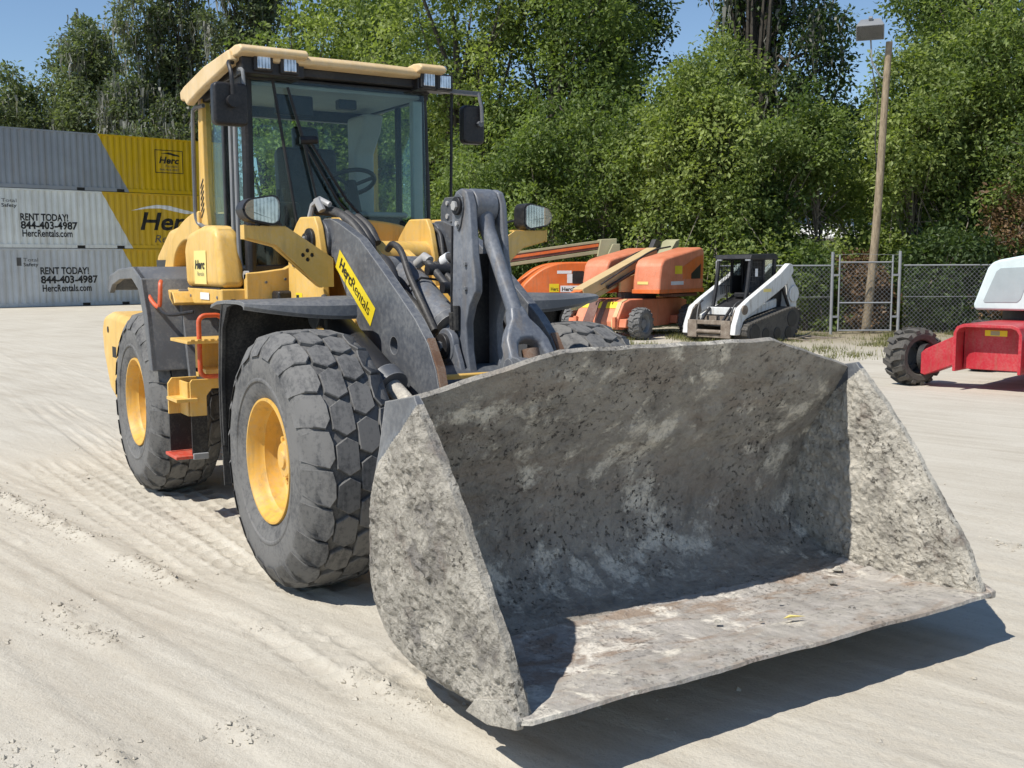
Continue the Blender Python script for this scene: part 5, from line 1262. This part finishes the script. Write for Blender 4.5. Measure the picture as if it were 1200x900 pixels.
pane([(-2.58, -0.735, 1.78), (-2.17, -0.735, 1.78), (-2.17, -0.735, 3.03), (-2.60, -0.735, 3.03)], 'rear_side_window', 'side_glass')
pane([(-2.12, 0.66, 1.78), (-1.70, 0.66, 1.78), (-1.71, 0.66, 3.03), (-2.12, 0.66, 3.03)], 'door_window', 'side_glass')
pane([(-2.58, 0.66, 1.78), (-2.17, 0.66, 1.78), (-2.17, 0.66, 3.03), (-2.60, 0.66, 3.03)], 'rear_side_window', 'side_glass')
pane([(-2.70, -0.66, 2.2), (-2.70, 0.60, 2.2), (-2.70, 0.60, 2.96), (-2.70, -0.66, 2.96)], 'rear_window')
# door rails and grab bars on the right-hand side
for x in (-1.80, -1.70): MB().tube(smooth_pts([(x, -0.76, 3.02), (x, -0.80, 2.96), (x, -0.805, 2.4), (x, -0.80, 1.84), (x - 0.0, -0.76, 1.78)], 4), 0.0165, 8).build('grab_rail', 'mid_grey_plastic', CAB)
MB().tube(smooth_pts([(-2.55, -0.77, 3.0), (-2.68, -0.80, 2.99), (-2.72, -0.805, 2.9), (-2.74, -0.805, 2.4), (-2.74, -0.80, 2.16), (-2.66, -0.77, 2.10), (-2.5, -0.77, 2.09)], 4), 0.0165, 8).build('grab_rail', 'dark_grey', CAB)
MB().cyl((-1.62, -0.77, 1.73), (-1.62, -0.80, 1.73), 0.03, 14).build('door_latch', 'chrome', CAB)
# cab front skirt and cowl under the windshield
MB().prism([(-0.80, 1.56), (-0.80, 1.745), (-0.70, 1.752), (-0.52, 1.775), (-0.43, 1.82), (-0.36, 1.90), (-0.28, 1.90), (-0.28, 1.56)], 'x', -1.64, -1.575).build('cab_skirt', 'yellow', CAB, 0.01)
cwl = [(-0.36, 1.62), (-0.36, 2.08)] + smooth_pts([(-0.30, 2.10), (-0.1, 2.13), (0.15, 2.12), (0.36, 2.09), (0.50, 2.03), (0.60, 1.98)], 5) + [(0.64, 1.98), (0.64, 1.62)]
MB().prism(cwl, 'x', -1.575, -1.50).build('cowl', 'yellow', CAB, 0.02, 3)
MB().prism([(-1.50, 1.90), (-1.50, 2.09), (-1.25, 1.97), (-1.25, 1.9)], 'y', -0.16, -0.02).build('cowl_rib', 'yellow', CAB, 0.01)
# interior
MB().bb(-1.72, -1.655, 0.545, 0.625, 1.80, 3.02).build('pillar_trim', 'pillar_trim', CAB, 0.01)
MB().bb(-2.64, -1.72, -0.68, 0.62, 1.66, 1.72).build('cab_floor', 'black', CAB)
MB().bb(-2.66, -1.70, -0.69, 0.63, 3.04, 3.07).build('headliner', 'interior_grey', CAB, 0.01)
MB().bb(-1.76, -1.72, -0.50, -0.22, 2.86, 3.0).bb(-1.80, -1.72, -0.02, 0.12, 2.93, 3.0).build('sun_visor', 'black', CAB, 0.01)
MB().prism([(-2.66, 1.72), (-2.66, 3.0), (-2.30, 3.0), (-2.36, 2.86), (-2.50, 2.70), (-2.52, 1.72)], 'y', 0.44, 0.62).build('heater_column', 'interior_grey', CAB, 0.03)
MB().prism([(-0.05, 1.72), (-0.05, 2.1), (0.05, 2.16), (0.40, 2.17), (0.52, 2.12), (0.56, 1.72)], 'x', -1.84, -1.70).build('dashboard', 'black', CAB, 0.03, 3)
MB().bb(-1.80, -1.66, 0.08, 0.50, 2.15, 2.19).build('instrument_hood', 'interior_grey', CAB, 0.02)
seat = MB().bb(-2.55, -2.05, -0.20, 0.30, 1.98, 2.12).prism([(-2.60, 2.05), (-2.66, 2.70), (-2.54, 2.74), (-2.46, 2.10)], 'y', -0.20, 0.30).prism([(-2.62, 2.70), (-2.64, 2.9), (-2.56, 2.9), (-2.52, 2.72)], 'y', -0.06, 0.16).bb(-2.5, -2.1, -0.1, 0.2, 1.72, 1.98).build('seat', 'black', CAB, 0.04, 3)
MB().bb(-2.5, -2.0, -0.42, -0.28, 2.16, 2.24).bb(-2.1, -1.9, -0.48, -0.26, 1.72, 2.26).build('armrest', 'black', CAB, 0.03)
sc = Vector((-1.97, 0.16, 2.42)); ax = Vector((-0.5, 0, 1)).normalized(); a1 = ax.orthogonal().normalized(); b1 = ax.cross(a1)
swm = MB().tube([sc + (a1 * math.cos(w) + b1 * math.sin(w)) * 0.19 for w in np.linspace(0, 2 * PI, 29)], 0.017, 8, cap=False)
for w in (0.3, 2.4, 4.5): swm.tube([sc - ax * .03, sc + (a1 * math.cos(w) + b1 * math.sin(w)) * 0.19], 0.014, 6)
swm.tube([sc, sc - ax * 0.45], [0.05, 0.035], 10).build('steering_wheel', 'black', CAB)
MB().tube([(-2.0, -0.36, 2.26), (-1.99, -0.36, 2.36)], [0.012, 0.02], 8).tube([(-1.95, -0.42, 2.26), (-1.94, -0.42, 2.35)], [0.012, 0.02], 8).build('control_lever', 'black', CAB)
# wiper with its parallel arms
wp = Vector((-1.60, -0.345, 2.66))
MB().tube([(-1.605, -0.455, 3.03), wp, (-1.59, -0.255, 2.22)], [0.010, 0.014, 0.008], 6).build('wiper_blade', 'black', CAB)
MB().tube([wp, (-1.57, -0.10, 2.24), (-1.53, 0.145, 1.98)], 0.011, 6).tube([wp + Vector((0, 0.05, 0)), (-1.57, -0.04, 2.26), (-1.53, 0.21, 1.99)], 0.011, 6).tube([wp + Vector((0, -0.03, .01)), wp + Vector((0.02, .09, 0.02))], 0.028, 8).build('wiper_arm', 'black', CAB)
# mirrors
for s, yc, zc, xx in ((-1, -0.905, 2.865, -1.45), (1, 1.02, 2.865, -1.55)):
    w, h = (0.118, 0.14) if s < 0 else (0.092, 0.145)
    mr = MB().prism(rrect(yc - w, yc + w, zc - h, zc + h, 0.035, 4), 'x', xx - 0.09, xx).build('mirror', 'black', CAB, 0.022, 3)
    MB().prism(rrect(yc - w * .88, yc + w * .88, zc - h * .9, zc + h * .9, 0.03, 4), 'x', xx - 0.094, xx - 0.0905).build('mirror_glass', 'chrome', CAB)
    if s < 0:
        MB().tube(smooth_pts([(-1.60, -0.84, 3.16), (-1.50, -0.90, 3.14), (-1.43, -0.905, 3.05), (-1.43, -0.90, 2.90)], 5), 0.014, 8).cyl((-1.455, -0.90, 2.88), (-1.40, -0.90, 2.88), 0.042, 18).build('mirror_arm', 'black', CAB)
        MB().tube(smooth_pts([(-1.60, -0.80, 3.12), (-1.52, -0.80, 3.10), (-1.50, -0.80, 3.0)], 4), 0.013, 8).build('mirror_arm', 'mid_grey_plastic', CAB)
    else:
        MB().bb(-1.60, -1.55, 0.74, 1.08, 3.085, 3.115).tube([(-1.56, 1.06, 3.1), (-1.53, 1.07, 3.0), (-1.52, 1.07, 2.88)], 0.014, 8).cyl((-1.555, 1.06, 2.87), (-1.52, 1.06, 2.87), 0.022, 12).build('mirror_arm', 'dark_grey', CAB)
MB().tube([(-1.62, 0.86, 3.10), (-1.62, 0.84, 2.05)], 0.012, 8).tube([(-1.62, 0.84, 2.06), (-1.64, 0.66, 2.06)], 0.012, 8).build('grab_rail', 'black', CAB)
# ------------------------------------------------------------------ other machines (local: x forward, y left, z up)
def small_wheel(parent, c, side, R=0.40, W=0.32, nl=18, lug=0.035, rim='mid_grey_plastic', tyre='rubber', rr=0.22, dark=False, steer=0.0):
    hw = W / 2; ty = MB()
    prof = [(rr, -hw * 0.8), (rr + 0.02, -hw * 0.95), (R * 0.78, -hw), (R - lug - 0.03, -hw * 0.96), (R - lug, -hw * 0.8), (R - lug, hw * 0.8), (R - lug - 0.03, hw * 0.96), (R * 0.78, hw), (rr + 0.02, hw * 0.95), (rr, hw * 0.8)]
    ty.lathe(prof, (0, 0, 0), (0, 1, 0), 40, close=False)
    for i in range(nl):
        for s in (-1, 1):
            a = 2 * PI * (i + (0.5 if s > 0 else 0)) / nl; da = 2 * PI / nl
            pl = [(0.0, 0.62), (0.0, 0.22), (hw * 0.55, -0.02), (hw, -0.1), (hw, 0.34), (hw * 0.55, 0.42)]
            rg = []
            for lev in (0, 1):
                for y, q in pl:
                    r = (R - lug - 0.03 if lev == 0 else R - (0.0 if y < hw * .9 else 0.03)); w = a + da * q
                    rg.append((r * math.sin(w), s * y, r * math.cos(w)))
            # wrap the outer end of the lug over the shoulder
            k = 6; fs = [(j, (j + 1) % k, (j + 1) % k + k, j + k) for j in range(k)] + [tuple(range(k, 2 * k))]
            ty.add(rg, fs)
    rm = MB(); o = hw * 0.8
    rm.lathe([(rr - 0.02, -side * o * .9), (rr + 0.012, side * (o - 0.02)), (rr + 0.012, side * o), (rr - 0.012, side * o), (rr - 0.025, side * (o - 0.03)), (rr - 0.04, side * (o - 0.08)), (rr * 0.55, side * (o - 0.09)), (rr * 0.5, side * (o - 0.04)), (rr * 0.32, side * (o - 0.03)), (0.0, side * (o - 0.03))], (0, 0, 0), (0, 1, 0), 28, close=False)
    p = rm.build('wheel', rim, parent, fix=True)
    ty.build('tyre', tyre, p, fix=True, angle=30)
    for k in range(8):
        a = 2 * PI * k / 8; x, z = rr * 0.66 * math.cos(a), rr * 0.66 * math.sin(a)
        MB().cyl((x, side * (o - 0.095), z), (x, side * (o - 0.07), z), 0.014, 6).build('wheel_nut', 'black', p)
    p.location = c; p.rotation_euler = (0, 0, steer); return p

def place(t, pos, ang): t.location = (pos[0], pos[1], 0); t.rotation_euler = (0, 0, ang)

# ---- faded salmon boom lift
A = thing('boom_lift', 'faded salmon boom lift with striped chassis beside the white track loader', 'boom lift', group='boom lifts parked by the trees')
ch = MB().prism([(-1.75, 0.34), (-1.75, 0.88), (-1.3, 0.95), (1.15, 0.95), (1.42, 0.88), (1.74, 0.44), (1.74, 0.26), (1.5, 0.24), (-1.6, 0.26)], 'y', -0.62, 0.62).build('chassis', 'lift_salmon', A, 0.03)
for x0, x1 in ((-1.72, -0.8), (0.75, 1.70)): 
    for s in (-1, 1): MB().prism([(x0 + .1, 0.30), (x0, 0.5), (x1 - .05, 0.5), (x1, 0.30)], 'y', s * 0.62, s * 0.82).build('axle_beam', 'lift_salmon', ch, 0.02)
for y0, y1, m in ((-0.34, -0.06, 'lift_brown'), (0.02, 0.16, 'lift_brown'), (0.45, 0.56, 'lift_tan')):
    MB().prism([(1.16, 0.953), (1.425, 0.883), (1.744, 0.442), (1.744, 0.28), (1.752, 0.28), (1.752, 0.446), (1.432, 0.892), (1.16, 0.963)], 'y', y0, y1).build('stripe', m, ch)
MB().prism([(1.40, 0.885), (1.45, 0.84), (1.52, 0.745), (1.53, 0.752), (1.462, 0.85), (1.41, 0.897)], 'y', -0.52, 0.50).build('label', 'sticker_yellow', ch)
for s in (-1, 1):
    for y in (0.55,): MB().bb(1.70, 1.80, s * y - 0.04, s * y + 0.04, 0.30, 0.55).build('tie_down', 'lift_salmon', ch, 0.01)
for x in (1.25, -1.25):
    for s in (-1, 1): small_wheel(A, (x, s * 0.97, 0.385), s, 0.39, 0.32, 16, 0.03)
MB().cyl((-0.2, 0, 0.93), (-0.2, 0, 1.08), 0.5, 28).build('turntable', 'black', A)
hp = [(0.62, 1.08), (0.60, 1.38), (0.50, 1.78), (0.38, 1.90), (0.2, 1.95), (-1.55, 2.22), (-1.72, 2.18), (-1.75, 2.0), (-1.70, 1.08)]
for y0, y1 in ((0.36, 1.12), (-1.12, -0.40)):
    h = MB().prism(hp, 'y', y0, y1).build('hood', 'lift_salmon', A, 0.07, 3)
    ys = y1 if y0 > 0 else y0; sg = 1 if y0 > 0 else -1
    MB().prism([(-0.55, 1.42), (-1.62, 1.42), (-1.65, 2.02), (-1.3, 1.98), (-0.55, 1.72)], 'y', ys + sg * 0.001, ys + sg * 0.006).build('side_panel', 'lift_orange', h)
    MB().prism([(-1.0, 1.42), (-1.5, 1.42), (-1.52, 1.80), (-1.0, 1.55)], 'y', ys + sg * 0.006, ys + sg * 0.010).build('vent', 'black', h)
    MB().bb(-0.52, -0.15, ys + sg * 0.001, ys + sg * 0.006, 1.55, 1.75).build('label', 'sticker_yellow', h)
    MB().bb(-0.6, 0.05, ys + sg * 0.001, ys + sg * 0.006, 1.28, 1.37).build('label', 'print_white', h)
    if sg > 0: MB().bb(0.606, 0.615, 0.5, 0.8, 1.30, 1.37).build('label', 'sticker_pale', h)
    MB().prism([(0.635, 1.08), (0.63, 1.18), (-1.72, 1.18), (-1.72, 1.08)], 'y', y0 - 0.005, y1 + 0.005).build('hood_base', 'lift_orange', h, 0.01)
rot = Matrix.Rotation(math.radians(16), 3, 'Y')
bm_ = MB().box((0.7, -0.02, 1.60), (3.6, 0.30, 0.26), rot).build('boom', 'lift_tan', A, 0.015)
MB().box((2.7, -0.02, 1.02), (1.4, 0.24, 0.20), rot).build('boom_section', 'lift_orange', bm_, 0.01)
MB().box((1.6, -0.02, 1.10), (2.2, 0.16, 0.14), rot).build('hose_tray', 'lift_sand', bm_, 0.01)
MB().prism([(0.2, 1.1), (0.2, 1.55), (0.9, 1.42), (0.9, 1.12)], 'y', 0.14, 0.20).build('boom_bracket', 'lift_tan', bm_, 0.01)
MB().prism([(-1.75, 1.9), (-2.1, 2.25), (-2.15, 2.45), (-1.95, 2.4), (-1.55, 2.05)], 'y', -0.22, 0.18).build('upright', 'lift_sand', A, 0.01)
MB().prism([(-1.7, 2.1), (-1.9, 2.4), (-1.6, 2.45), (-1.4, 2.2)], 'y', -0.36, -0.22).build('upright_cover', 'black', A, 0.01)
for i, (y, z) in enumerate(((0.2, 1.70), (-0.24, 1.66))): MB().tube(smooth_pts([(-1.6, y, z + .55), (-0.6, y, z + 0.42), (0.5, y, z + 0.06), (1.8, y * 1.0, z - 0.38)], 4), 0.022, 6).build('cable_bundle', 'hose', bm_)
MB().bb(-1.60, -0.3, 0.60, 1.0, 0.98, 1.06).build('counterweight', 'lift_brown', A, 0.02)
for s in (-1, 1): MB().cyl((0.3, s * 0.24, 1.62), (1.5, s * 0.2, 1.24), 0.045, 10).build('lift_cylinder', 'black', bm_)
hA = -69; aA = math.radians(hA); w1 = Vector(at(751, 25.3)); hv = Vector((math.cos(aA), math.sin(aA))); lv = Vector((-hv.y, hv.x))
place(A, w1 - hv * 1.25 - lv * 0.97, aA)

# ---- orange boom lift behind
B = thing('boom_lift', 'bright orange boom lift with long brown boom behind the loader linkage', 'boom lift', group='boom lifts parked by the trees')
ch = MB().prism([(-1.6, 0.32), (-1.6, 0.8), (1.3, 0.8), (1.65, 0.5), (1.65, 0.3)], 'y', -0.6, 0.6).build('chassis', 'lift_orange', B, 0.03)
for x in (1.2, -1.2):
    for s in (-1, 1): small_wheel(B, (x, s * 0.95, 0.385), s, 0.39, 0.3, 16, 0.03)
MB().cyl((-0.1, 0, 0.78), (-0.1, 0, 0.95), 0.5, 24).build('turntable', 'black', B)
hp = [(0.95, 0.93), (0.98, 1.22)] + smooth_pts([(0.92, 1.30), (0.70, 1.50), (0.40, 1.70), (0.05, 1.82), (-0.3, 1.86)], 4) + [(-0.85, 1.86), (-0.93, 1.80), (-0.95, 0.93)]
for y0, y1 in ((0.42, 1.05), (-1.05, -0.42)):
    h = MB().prism(hp, 'y', y0, y1).build('hood', 'lift_orange', B, 0.06, 3)
    ys = y1 if y0 > 0 else y0; sg = 1 if y0 > 0 else -1
    MB().prism(rrect(-0.68, -0.36, 1.28, 1.62, 0.04), 'y', ys - sg * .02, ys + sg * 0.006).build('vent', 'black', h)
    MB().bb(-0.34, 0.05, ys, ys + sg * 0.006, 1.55, 1.63).build('label', 'print_white', h)
    MB().bb(-0.36, -0.22, ys, ys + sg * 0.007, 1.30, 1.54).build('label', 'print_white', h)
    MB().bb(0.0, 0.26, ys, ys + sg * 0.006, 1.06, 1.28).build('label', 'sticker_yellow', h)
    MB().bb(-0.82, -0.04, ys, ys + sg * 0.006, 1.06, 1.23).build('label', 'print_white', h)
    if sg > 0:
        text3d('Herc', 0.09, (0.22, ys + 0.002, 1.10), (-1, 0, 0), (0, 0, 1), 'print_black', h, 0.2, 0.02)
        text3d('HercRentals', 0.10, (-0.08, ys + 0.002, 1.09), (-1, 0, 0), (0, 0, 1), 'print_black', h, 0.7, 0.03)
b_ = MB().prism([(-1.35, 2.22), (-1.35, 2.42), (2.3, 1.93), (2.3, 1.70)], 'y', -0.18, 0.14).build('boom', 'lift_brown', B, 0.012)
MB().prism([(-1.40, 2.40), (-1.40, 2.47), (2.3, 1.98), (2.3, 1.92)], 'y', -0.2, 0.16).build('boom_top', 'lift_sand', b_, 0.008)
MB().prism([(-1.35, 2.10), (-1.35, 2.20), (2.3, 1.69), (2.3, 1.60)], 'y', -0.2, 0.16).build('boom_underside', 'lift_sand', b_, 0.008)
MB().prism([(-1.25, 2.28), (-1.25, 2.36), (2.3, 1.87), (2.3, 1.80)], 'y', 0.14, 0.155).build('boom_stripe', 'lift_orange', b_)
MB().prism([(-1.2, 2.0), (-1.3, 2.48), (-1.75, 2.5), (-1.75, 2.2), (-1.5, 1.9)], 'y', -0.25, 0.25).build('knuckle', 'lift_sand', B, 0.02)
MB().prism([(-1.22, 1.25), (-1.22, 1.55), (-1.6, 2.35), (-1.8, 2.35), (-1.82, 1.0), (-1.4, 1.0)], 'y', 0.30, 0.42).build('upright', 'lift_sand', B, 0.015)
MB().prism([(-1.22, 1.25), (-1.22, 1.55), (-1.6, 2.35), (-1.8, 2.35), (-1.82, 1.0), (-1.4, 1.0)], 'y', -0.42, -0.30).build('upright', 'lift_sand', B, 0.015)
MB().bb(-1.78, -1.45, 0.42, 0.426, 1.25, 1.55).build('label', 'sticker_yellow', B)
MB().prism([(-0.95, 1.0), (-0.95, 1.7), (-1.2, 1.6), (-1.4, 1.1)], 'y', -0.3, 0.3).build('riser', 'lift_orange', B, 0.02)
place(B, at(648, 29.5), math.atan2(-0.847, -0.532) + 0.12)

# ---- white compact track loader
S = thing('compact_track_loader', 'white and black compact track loader with muddy tracks and empty quick-attach plate', 'track loader')
body = MB().prism([(-1.25, 0.35), (-1.35, 0.6), (-1.30, 1.25), (-1.05, 1.32), (-0.55, 1.12), (0.55, 0.72), (0.75, 0.55), (0.78, 0.35)], 'y', -0.47, 0.47).build('body', 'black', S, 0.03)
for s in (-1, 1):
    tp = smooth_pts([(0.75, 0.06), (0.93, 0.20), (0.90, 0.38), (0.70, 0.46), (0.0, 0.60), (-0.80, 0.76), (-1.05, 0.74), (-1.18, 0.60), (-1.12, 0.36), (-0.95, 0.10), (-0.75, 0.02), (0.55, 0.02), (0.75, 0.06)], 4)[:-1]
    y0, y1 = s * 0.52, s * 0.92
    tr = MB().prism(tp, 'y', y0 + s * 0.06, y1 - s * 0.03).build('track', 'rubber_dark', S)
    n_ = len(tp); band = MB(); cx = np.mean([p[0] for p in tp]); cz = np.mean([p[1] for p in tp])
    A_ = np.array(tp + [tp[0]]); Sx = np.concatenate([[0], np.cumsum(np.linalg.norm(np.diff(A_, axis=0), axis=1))]); 
    for i in range(44):
        q = [np.array([np.interp((t_ % 1) * Sx[-1], Sx, A_[:, 0]), np.interp((t_ % 1) * Sx[-1], Sx, A_[:, 1])]) for t_ in (i / 44, (i + 0.55) / 44)]
        d = q[1] - q[0]; nn = np.array([d[1], -d[0]]); nn /= np.linalg.norm(nn) + 1e-9
        if nn @ (q[0] - np.array([cx, cz])) < 0: nn = -nn
        pl = [q[0] - nn * .01, q[1] - nn * .01, q[1] + nn * 0.022, q[0] + nn * 0.022]
        band.prism([tuple(p) for p in pl], 'y', y0, y1)
    band.build('track_lugs', 'rubber_dark', tr)
    for x, z, r in ((0.62, 0.24, 0.2), (-0.85, 0.52, 0.2), (-0.7, 0.2, 0.14), (-0.25, 0.2, 0.14), (0.2, 0.2, 0.14)): MB().cyl((x, y1 - s * .06, z), (x, y1 - s * 0.015, z), r, 18).build('roller', 'black', tr, 0.01)
    # chain case, lift arm, tower, cylinder
    MB().prism([(0.75, 0.46), (0.2, 0.62), (-0.7, 0.78), (-0.7, 0.98), (0.3, 0.80), (0.78, 0.62)], 'y', s * 0.46, s * 0.56).build('chain_case', 'white_paint', S, 0.02)
    ar = [(-1.12, 1.62), (-1.05, 1.78), (-0.92, 1.80), (-0.55, 1.56), (0.62, 1.00), (0.97, 0.80), (1.14, 0.42), (1.17, 0.20), (0.96, 0.20), (0.86, 0.48), (0.66, 0.62), (-0.50, 1.14), (-0.85, 1.32)]
    arm = MB().prism(ar, 'y', s * 0.60, s * 0.74).build('lift_arm', 'white_paint', S, 0.02)
    MB().prism([(0.72, 0.92), (1.0, 0.74), (1.16, 0.42), (1.16, 0.22), (1.02, 0.22), (0.9, 0.5), (0.66, 0.70)], 'y', s * 0.58, s * 0.60).build('mud_crust', 'bobcat_dirt', arm)
    MB().cyl((0.82, s * 0.59, 0.76), (0.82, s * 0.765, 0.76), 0.11, 16).build('arm_pivot', 'bobcat_dirt', arm, 0.01)
    MB().bb(-0.2, 0.1, s * 0.74, s * 0.746, 1.15, 1.22).build('label', 'sticker_pale', arm)
    MB().prism([(-1.40, 0.50), (-1.38, 1.25), (-1.25, 1.40), (-1.05, 1.62), (-0.90, 1.62), (-1.02, 1.2), (-0.98, 0.60)], 'y', s * 0.46, s * 0.66).build('tower', 'white_paint', S, 0.03)
    MB().cyl((-1.22, s * 0.66, 1.08), (-1.22, s * 0.70, 1.08), 0.2, 18).build('tower_cap', 'white_paint', S, 0.02)
    MB().tube([(-1.0, s * 0.68, 0.80), (-0.72, s * 0.68, 1.28)], 0.04, 10).build('lift_cylinder', 'black', S)
    MB().bb(-1.48, -1.38, s * 0.36, s * 0.52, 0.75, 1.0).build('tail_light', 'red_step', S, 0.01)
# cab: black frame, mesh sides, roof
cf = MB()
for s in (-1, 1):
    cf.tube([(0.42, s * 0.44, 0.78), (0.30, s * 0.44, 1.30), (0.20, s * 0.44, 1.94)], 0.05, 6).tube([(-0.72, s * 0.44, 1.15), (-0.72, s * 0.44, 1.94)], 0.06, 6).tube([(0.2, s * 0.44, 1.94), (-0.72, s * 0.44, 1.94)], 0.06, 6).tube([(-0.28, s * 0.44, 1.1), (-0.30, s * 0.44, 1.94)], 0.045, 6)
    for i in range(14): cf.tube([(-0.66 + i * 0.06, s * 0.44, 1.20 - 0.01 * i), (-0.66 + i * 0.06, s * 0.44, 1.9)], 0.009, 4)
    for i in range(6): cf.tube([(-0.70, s * 0.44, 1.28 + i * 0.11), (0.22, s * 0.44, 1.28 + i * 0.11)], 0.008, 4)
for x in (0.2, -0.72): cf.tube([(x, -0.44, 1.94), (x, 0.44, 1.94)], 0.045, 6)
CF = cf.build('cab_frame', 'black', S)
MB().prism([(0.30, 1.90), (0.26, 2.0), (-0.7, 2.03), (-0.84, 1.90)], 'y', -0.51, 0.51).build('roof', 'black', CF, 0.02)
MB().bb(-0.78, -0.72, -0.42, 0.42, 1.1, 1.92).build('rear_panel', 'black', CF)
for s in (-1, 1): MB().bb(-0.72, -0.30, s * 0.425, s * 0.435, 1.1, 1.52).build('side_panel', 'black', CF)
for s in (-1, 1): MB().bb(-0.70, -0.30, s * 0.452, s * 0.458, 1.18, 1.90).build('side_window', 'cab_glass', CF)
for y in (-0.4, 0.4): MB().bb(0.215, 0.27, y - .07, y + .07, 1.86, 1.95).build('work_light', 'print_white', CF, 0.015)
MB().bb(-0.05, 0.05, 0.462, 0.468, 1.50, 1.68).build('label', 'print_white', CF)
MB().bb(-0.55, -0.1, -0.24, 0.24, 1.0, 1.12).prism([(-0.55, 1.05), (-0.66, 1.62), (-0.56, 1.64), (-0.42, 1.1)], 'y', -0.24, 0.24).build('seat', 'black', S, 0.03)
for y in (-0.3, 0.3): MB().tube([(0.05, y, 0.9), (0.12, y, 1.28)], [0.015, 0.03], 8).build('control_lever', 'black', S)
MB().bb(0.60, 0.70, -0.40, 0.40, 0.62, 0.80).build('front_panel', 'white_paint', S, 0.02)
# grimy details: steps, hoses, engine side grille
for s in (-1, 1):
    MB().tube(smooth_pts([(0.70, s * 0.52, 0.95), (0.86, s * 0.50, 0.86), (0.98, s * 0.46, 0.62), (1.05, s * 0.40, 0.48)], 4), 0.02, 6).build('hydraulic_hose', 'hose', S)
    MB().bb(-1.0, -0.62, s * 0.47, s * 0.485, 0.9, 1.2).build('engine_grille', 'black', S)
    MB().bb(0.72, 0.80, s * 0.05, s * 0.38, 0.50, 0.60).build('step', 'bobcat_dirt', S)
# quick-attach plate, tilt cylinders
qp = MB().bb(1.10, 1.16, -0.60, -0.34, 0.12, 0.52).bb(1.10, 1.16, 0.34, 0.60, 0.12, 0.52).bb(1.08, 1.14, -0.60, 0.60, 0.42, 0.52).bb(1.06, 1.10, -0.5, 0.5, 0.12, 0.2).build('quick_attach', 'bobcat_dirt', S, 0.012)
MB().cyl((1.12, -0.34, 0.26), (1.12, 0.34, 0.26), 0.045, 12).build('cross_tube', 'bobcat_dirt', qp)
for y in (-0.3, 0.3): MB().tube([(0.72, y, 0.78), (1.08, y, 0.45)], 0.035, 10).build('tilt_cylinder', 'black', qp)
aS = math.radians(-80); sx, sy = at(866, 25.0); place(S, (sx, sy), aS)

# ---- red boom lift at the right
Rm = thing('boom_lift', 'red boom lift with pale cowl and deep-lug tyres near the fence', 'boom lift', group='boom lifts parked by the trees')
fr = MB().prism([(-0.46, 0.28), (-0.46, 0.82), (-0.42, 0.91), (-0.33, 0.95), (0.33, 0.95), (0.42, 0.91), (0.46, 0.82), (0.46, 0.28), (0.415, 0.28), (0.415, 0.82), (0.38, 0.88), (0.31, 0.905), (-0.31, 0.905), (-0.38, 0.88), (-0.415, 0.82), (-0.415, 0.28)], 'x', -2.1, 1.62).build('chassis', 'red_paint', Rm, 0.008)
MB().bb(-1.9, 1.36, -0.405, 0.405, 0.30, 0.90).build('centre_box', 'red_paint', fr, 0.01)
MB().bb(1.36, 1.366, -0.12, 0.18, 0.78, 0.86).build('label', 'sticker_yellow', fr)
MB().bb(1.366, 1.372, -0.04, 0.08, 0.79, 0.85).build('label', 'lift_sand', fr)
for x0, x1 in ((1.05, 1.45), (-1.75, -1.35)):
    for s in (-1, 1):
        MB().prism([(s * 0.44, 0.38), (s * 0.44, 0.80), (s * 0.92, 0.56), (s * 0.98, 0.50), (s * 0.98, 0.20), (s * 0.92, 0.18)], 'x', x0, x1).build('axle_leg', 'red_paint', fr, 0.012)
for x in (1.22, -1.55):
    for s in (-1, 1): small_wheel(Rm, (x, s * 1.19, 0.42), s, 0.435, 0.38, 15, 0.05, 'mid_grey_plastic', 'rubber_dark', 0.25, steer=(-0.42 if x > 0 else 0))
    for s in (-1, 1): MB().cyl((x, s * 0.97, 0.42), (x, s * 1.06, 0.42), 0.2, 22).build('drive_hub', 'black_flap', fr, 0.01)
MB().cyl((-0.3, 0, 0.93), (-0.3, 0, 1.08), 0.45, 26).build('turntable', 'black', Rm)
cp = [(-0.62, 1.10), (-0.65, 1.17), (-0.46, 1.72), (-0.40, 1.80), (-0.30, 1.84), (0.02, 1.90), (0.30, 1.90), (0.36, 1.84), (0.14, 1.12), (0.10, 1.10)]
tb = MB().prism([(0.16, 1.06), (0.40, 1.86), (0.95, 1.86), (1.05, 1.7), (1.05, 1.06)], 'x', -1.2, 0.36).build('turret_body', 'red_paint', Rm, 0.03)
cwl_ = MB().prism(cp, 'x', -1.15, 0.44).build('cowl', 'pale_cowl', tb, 0.05, 3)
pp = [(-0.50, 1.24), (-0.48, 1.21), (-0.02, 1.22), (0.03, 1.27), (0.17, 1.70), (0.14, 1.74), (-0.27, 1.72), (-0.33, 1.67)]
MB().prism(pp, 'x', 0.43, 0.448).build('cowl_panel', 'cowl_panel', tb, 0.006)
MB().prism([(0.30, 1.25), (0.46, 1.70), (0.90, 1.70), (0.90, 1.25)], 'x', 0.36, 0.366).build('access_door', 'red_paint', tb, 0.004)
MB().cyl((0.05, 0.1, 1.88), (0.05, 0.1, 1.95), 0.03, 10).build('beacon_stub', 'pale_cowl', tb)
rot = Matrix.Rotation(math.radians(4), 3, 'Y')
MB().box((-0.9, 0.75, 1.92), (2.6, 0.3, 0.3), rot).build('boom', 'red_paint', Rm, 0.015)
aR = math.radians(-76); hv = Vector((math.cos(aR), math.sin(aR))); lv = Vector((-hv.y, hv.x))
w1 = Vector(at(1072, 15.7)); place(Rm, w1 - hv * 1.22 + lv * 1.19, aR)

for o in col.objects:
    if '_w' in o: del o['_w']
